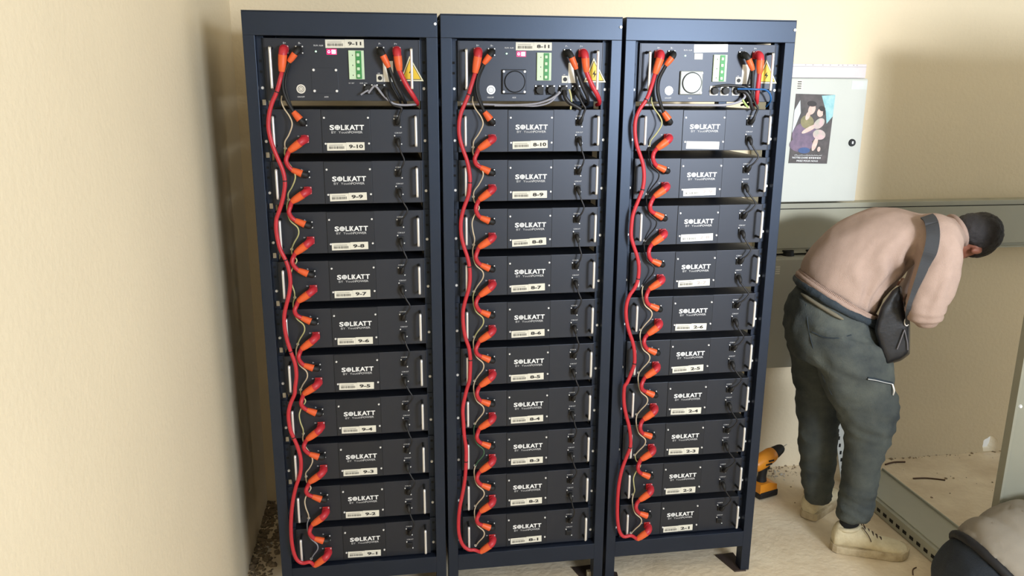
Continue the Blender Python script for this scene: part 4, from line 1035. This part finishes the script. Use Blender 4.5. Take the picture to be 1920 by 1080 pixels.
# ---------------------------------------------------------------- second person, crouching at the lower right corner
pr2 = thing('person', 'crouching person at lower right corner in pale grey shirt and dark jeans', 'person', (0, 0, 0))
Y2 = -.48
def Q2(u, v, s=0): return onY(u+26, v+34, Y2-s)
NY = Vector((0, 1, 0))
def sil2(a, b, lat, s=0):
    A_, B_ = Q2(*a, s), Q2(*b, s); return ((A_+B_)/2, (B_-A_)/2, NY*lat)
m_shirt = mat('pale_grey_shirt', (154, 146, 134), .9, var=.07, vscale=16, bump=.06, bscale=240, spec=.15)
m_jean = mat('dark_jeans', (38, 46, 56), .85, col2=(26, 32, 40), vscale=14, bump=.3, bscale=260)
sh = MB()
loft(sh, subr([sil2((1806, 984), (1905, 1120), .175), sil2((1832, 962), (1945, 1105), .185), sil2((1872, 944), (1985, 1090), .19), sil2((1925, 928), (2035, 1070), .20), sil2((1985, 925), (2080, 1050), .205), sil2((2040, 935), (2100, 1030), .17), sil2((2075, 950), (2110, 1010), .10)], 4), 28)
sh.tube([Q2(2030, 985, .16), Q2(2050, 1060, .24), Q2(2060, 1120, .24)], [.085, .065, .055], 16, 0, 4)
sh.tube([Q2(2030, 985, -.16), Q2(2060, 1060, -.24), Q2(2070, 1120, -.24)], [.085, .065, .055], 16, 0, 4)
def shf(me):
    wrinkle(me, .003, 8, 8)
    c0 = Q2(1850, 1020, .1); ax_ = (Q2(1900, 985)-Q2(1870, 1045)).normalized()
    for v in me.vertices:
        ph = (v.co-c0).dot(Vector((.8, .1, .55)).normalized()); v.co += v.normal*.013*abs(math.sin(ph*24+2.6*noise.noise(v.co*5)))
blob('shirt', sh, m_shirt, pr2, .011, 4, shf)
jn = MB()
loft(jn, subr([sil2((1800, 992), (1893, 1130), .178), sil2((1775, 1018), (1870, 1160), .19), sil2((1758, 1060), (1850, 1200), .19), sil2((1765, 1120), (1840, 1230), .16), sil2((1790, 1170), (1830, 1235), .10)], 4), 26)
for s_ in (.12, -.12):
    hp, kn, an = Q2(1830, 1130, s_), Q2(2010, 1130, s_*1.5), Q2(1900, 1255, s_*1.3)
    an.z = max(an.z, .09); jn.tube([hp, (hp+kn)/2, kn], [.105, .095, .070], 18, 0, 4); jn.tube([kn, (kn+an)/2, an], [.070, .062, .050], 16, 0, 4)
blob('jeans', jn, m_jean, pr2, .012, 4, lambda me: wrinkle(me, .004, 12, 9))
bl = MB(); pts = []
cb, ab, bb = sil2((1801, 988), (1895, 1127), .181)
for k in range(37): t_ = 2*math.pi*k/36; pts.append(cb+ab*math.cos(t_)+bb*math.sin(t_))
bl.tube(pts, .016, 10, 0, 0); blob('belt', bl, mat('black_belt', (26, 26, 30), .7, var=.2), pr2, .008, 2)
bd = MB()
bd.tube([Q2(1840, 1110), Q2(1930, 1030), Q2(2040, 990), Q2(2090, 975), Q2(2115, 970)], [.11, .11, .12, .06, .055], 18, 0, 4)
hc2 = Q2(2150, 965); bd.ball(hc2, (.095, .078, .105), 20); bd.ball(hc2+Vector((.05, 0, -.05)), (.06, .055, .06), 16); bd.ball(hc2+Vector((.10, 0, -.02)), (.018, .012, .018), 10)
for sy in (-1, 1): bd.ball(hc2+Vector((0, sy*.080, -.01)), (.018, .008, .030), 10)
for s_ in (.24, -.24):
    e_ = Q2(2055, 1110, s_); h_ = e_+Vector((.17, 0, -.12)); bd.tube([Q2(2040, 1000, s_*.7), e_], [.05, .038], 12, 0, 0); bd.tube([e_, h_], [.038, .026], 12, 0, 0)
    d = (h_-e_).normalized(); lat = NY
    bd.ball(h_+d*.045, (.045, .036, .022), 14)
    for k in range(4):
        b0 = h_+d*.075+lat*(-.027+.018*k); bd.tube([b0, b0+d*.035, b0+d*.055+Vector((0, 0, -.022))], [.009, .0085, .007], 8, 0, 2)
    b0 = h_+d*.02+lat*.03; bd.tube([b0, b0+d*.03+lat*.02, b0+d*.055+lat*.018+Vector((0, 0, -.01))], [.011, .010, .008], 8, 0, 2)
for s_ in (.12, -.12):
    hp, kn, an = Q2(1830, 1130, s_), Q2(2010, 1130, s_*1.5), Q2(1900, 1255, s_*1.3); an.z = max(an.z, .09)
    bd.tube([hp, kn], [.08, .05], 14, 0, 0); bd.tube([kn, an], [.05, .035], 14, 0, 0)
    bd.tube([(an.x-.05, an.y, .045), (an.x+.06, an.y, .04), (an.x+.19, an.y, .028)], [.034, .038, .026], 14, 0, 3)
blob('body', bd, m_skin, pr2, .008, 3)
hr = MB(); hr.ball(hc2+Vector((-.012, 0, .022)), (.100, .084, .100), 24); blob('hair', hr, m_hair, pr2, .008, 2, lambda me: wrinkle(me, .0015, 60, 2, amp2=.003, sc2=90))
for s_ in (.12, -.12):
    an = Q2(1900, 1255, s_*1.3)
    sb = MB().tube([(an.x-.055, an.y, .050), (an.x+.06, an.y, .046), (an.x+.20, an.y, .032)], [.044, .046, .031], 16, 0, 3)
    blob('shoe', sb, mat('dark_shoe', (40, 38, 38), .7, var=.2), pr2, .008, 2, None)
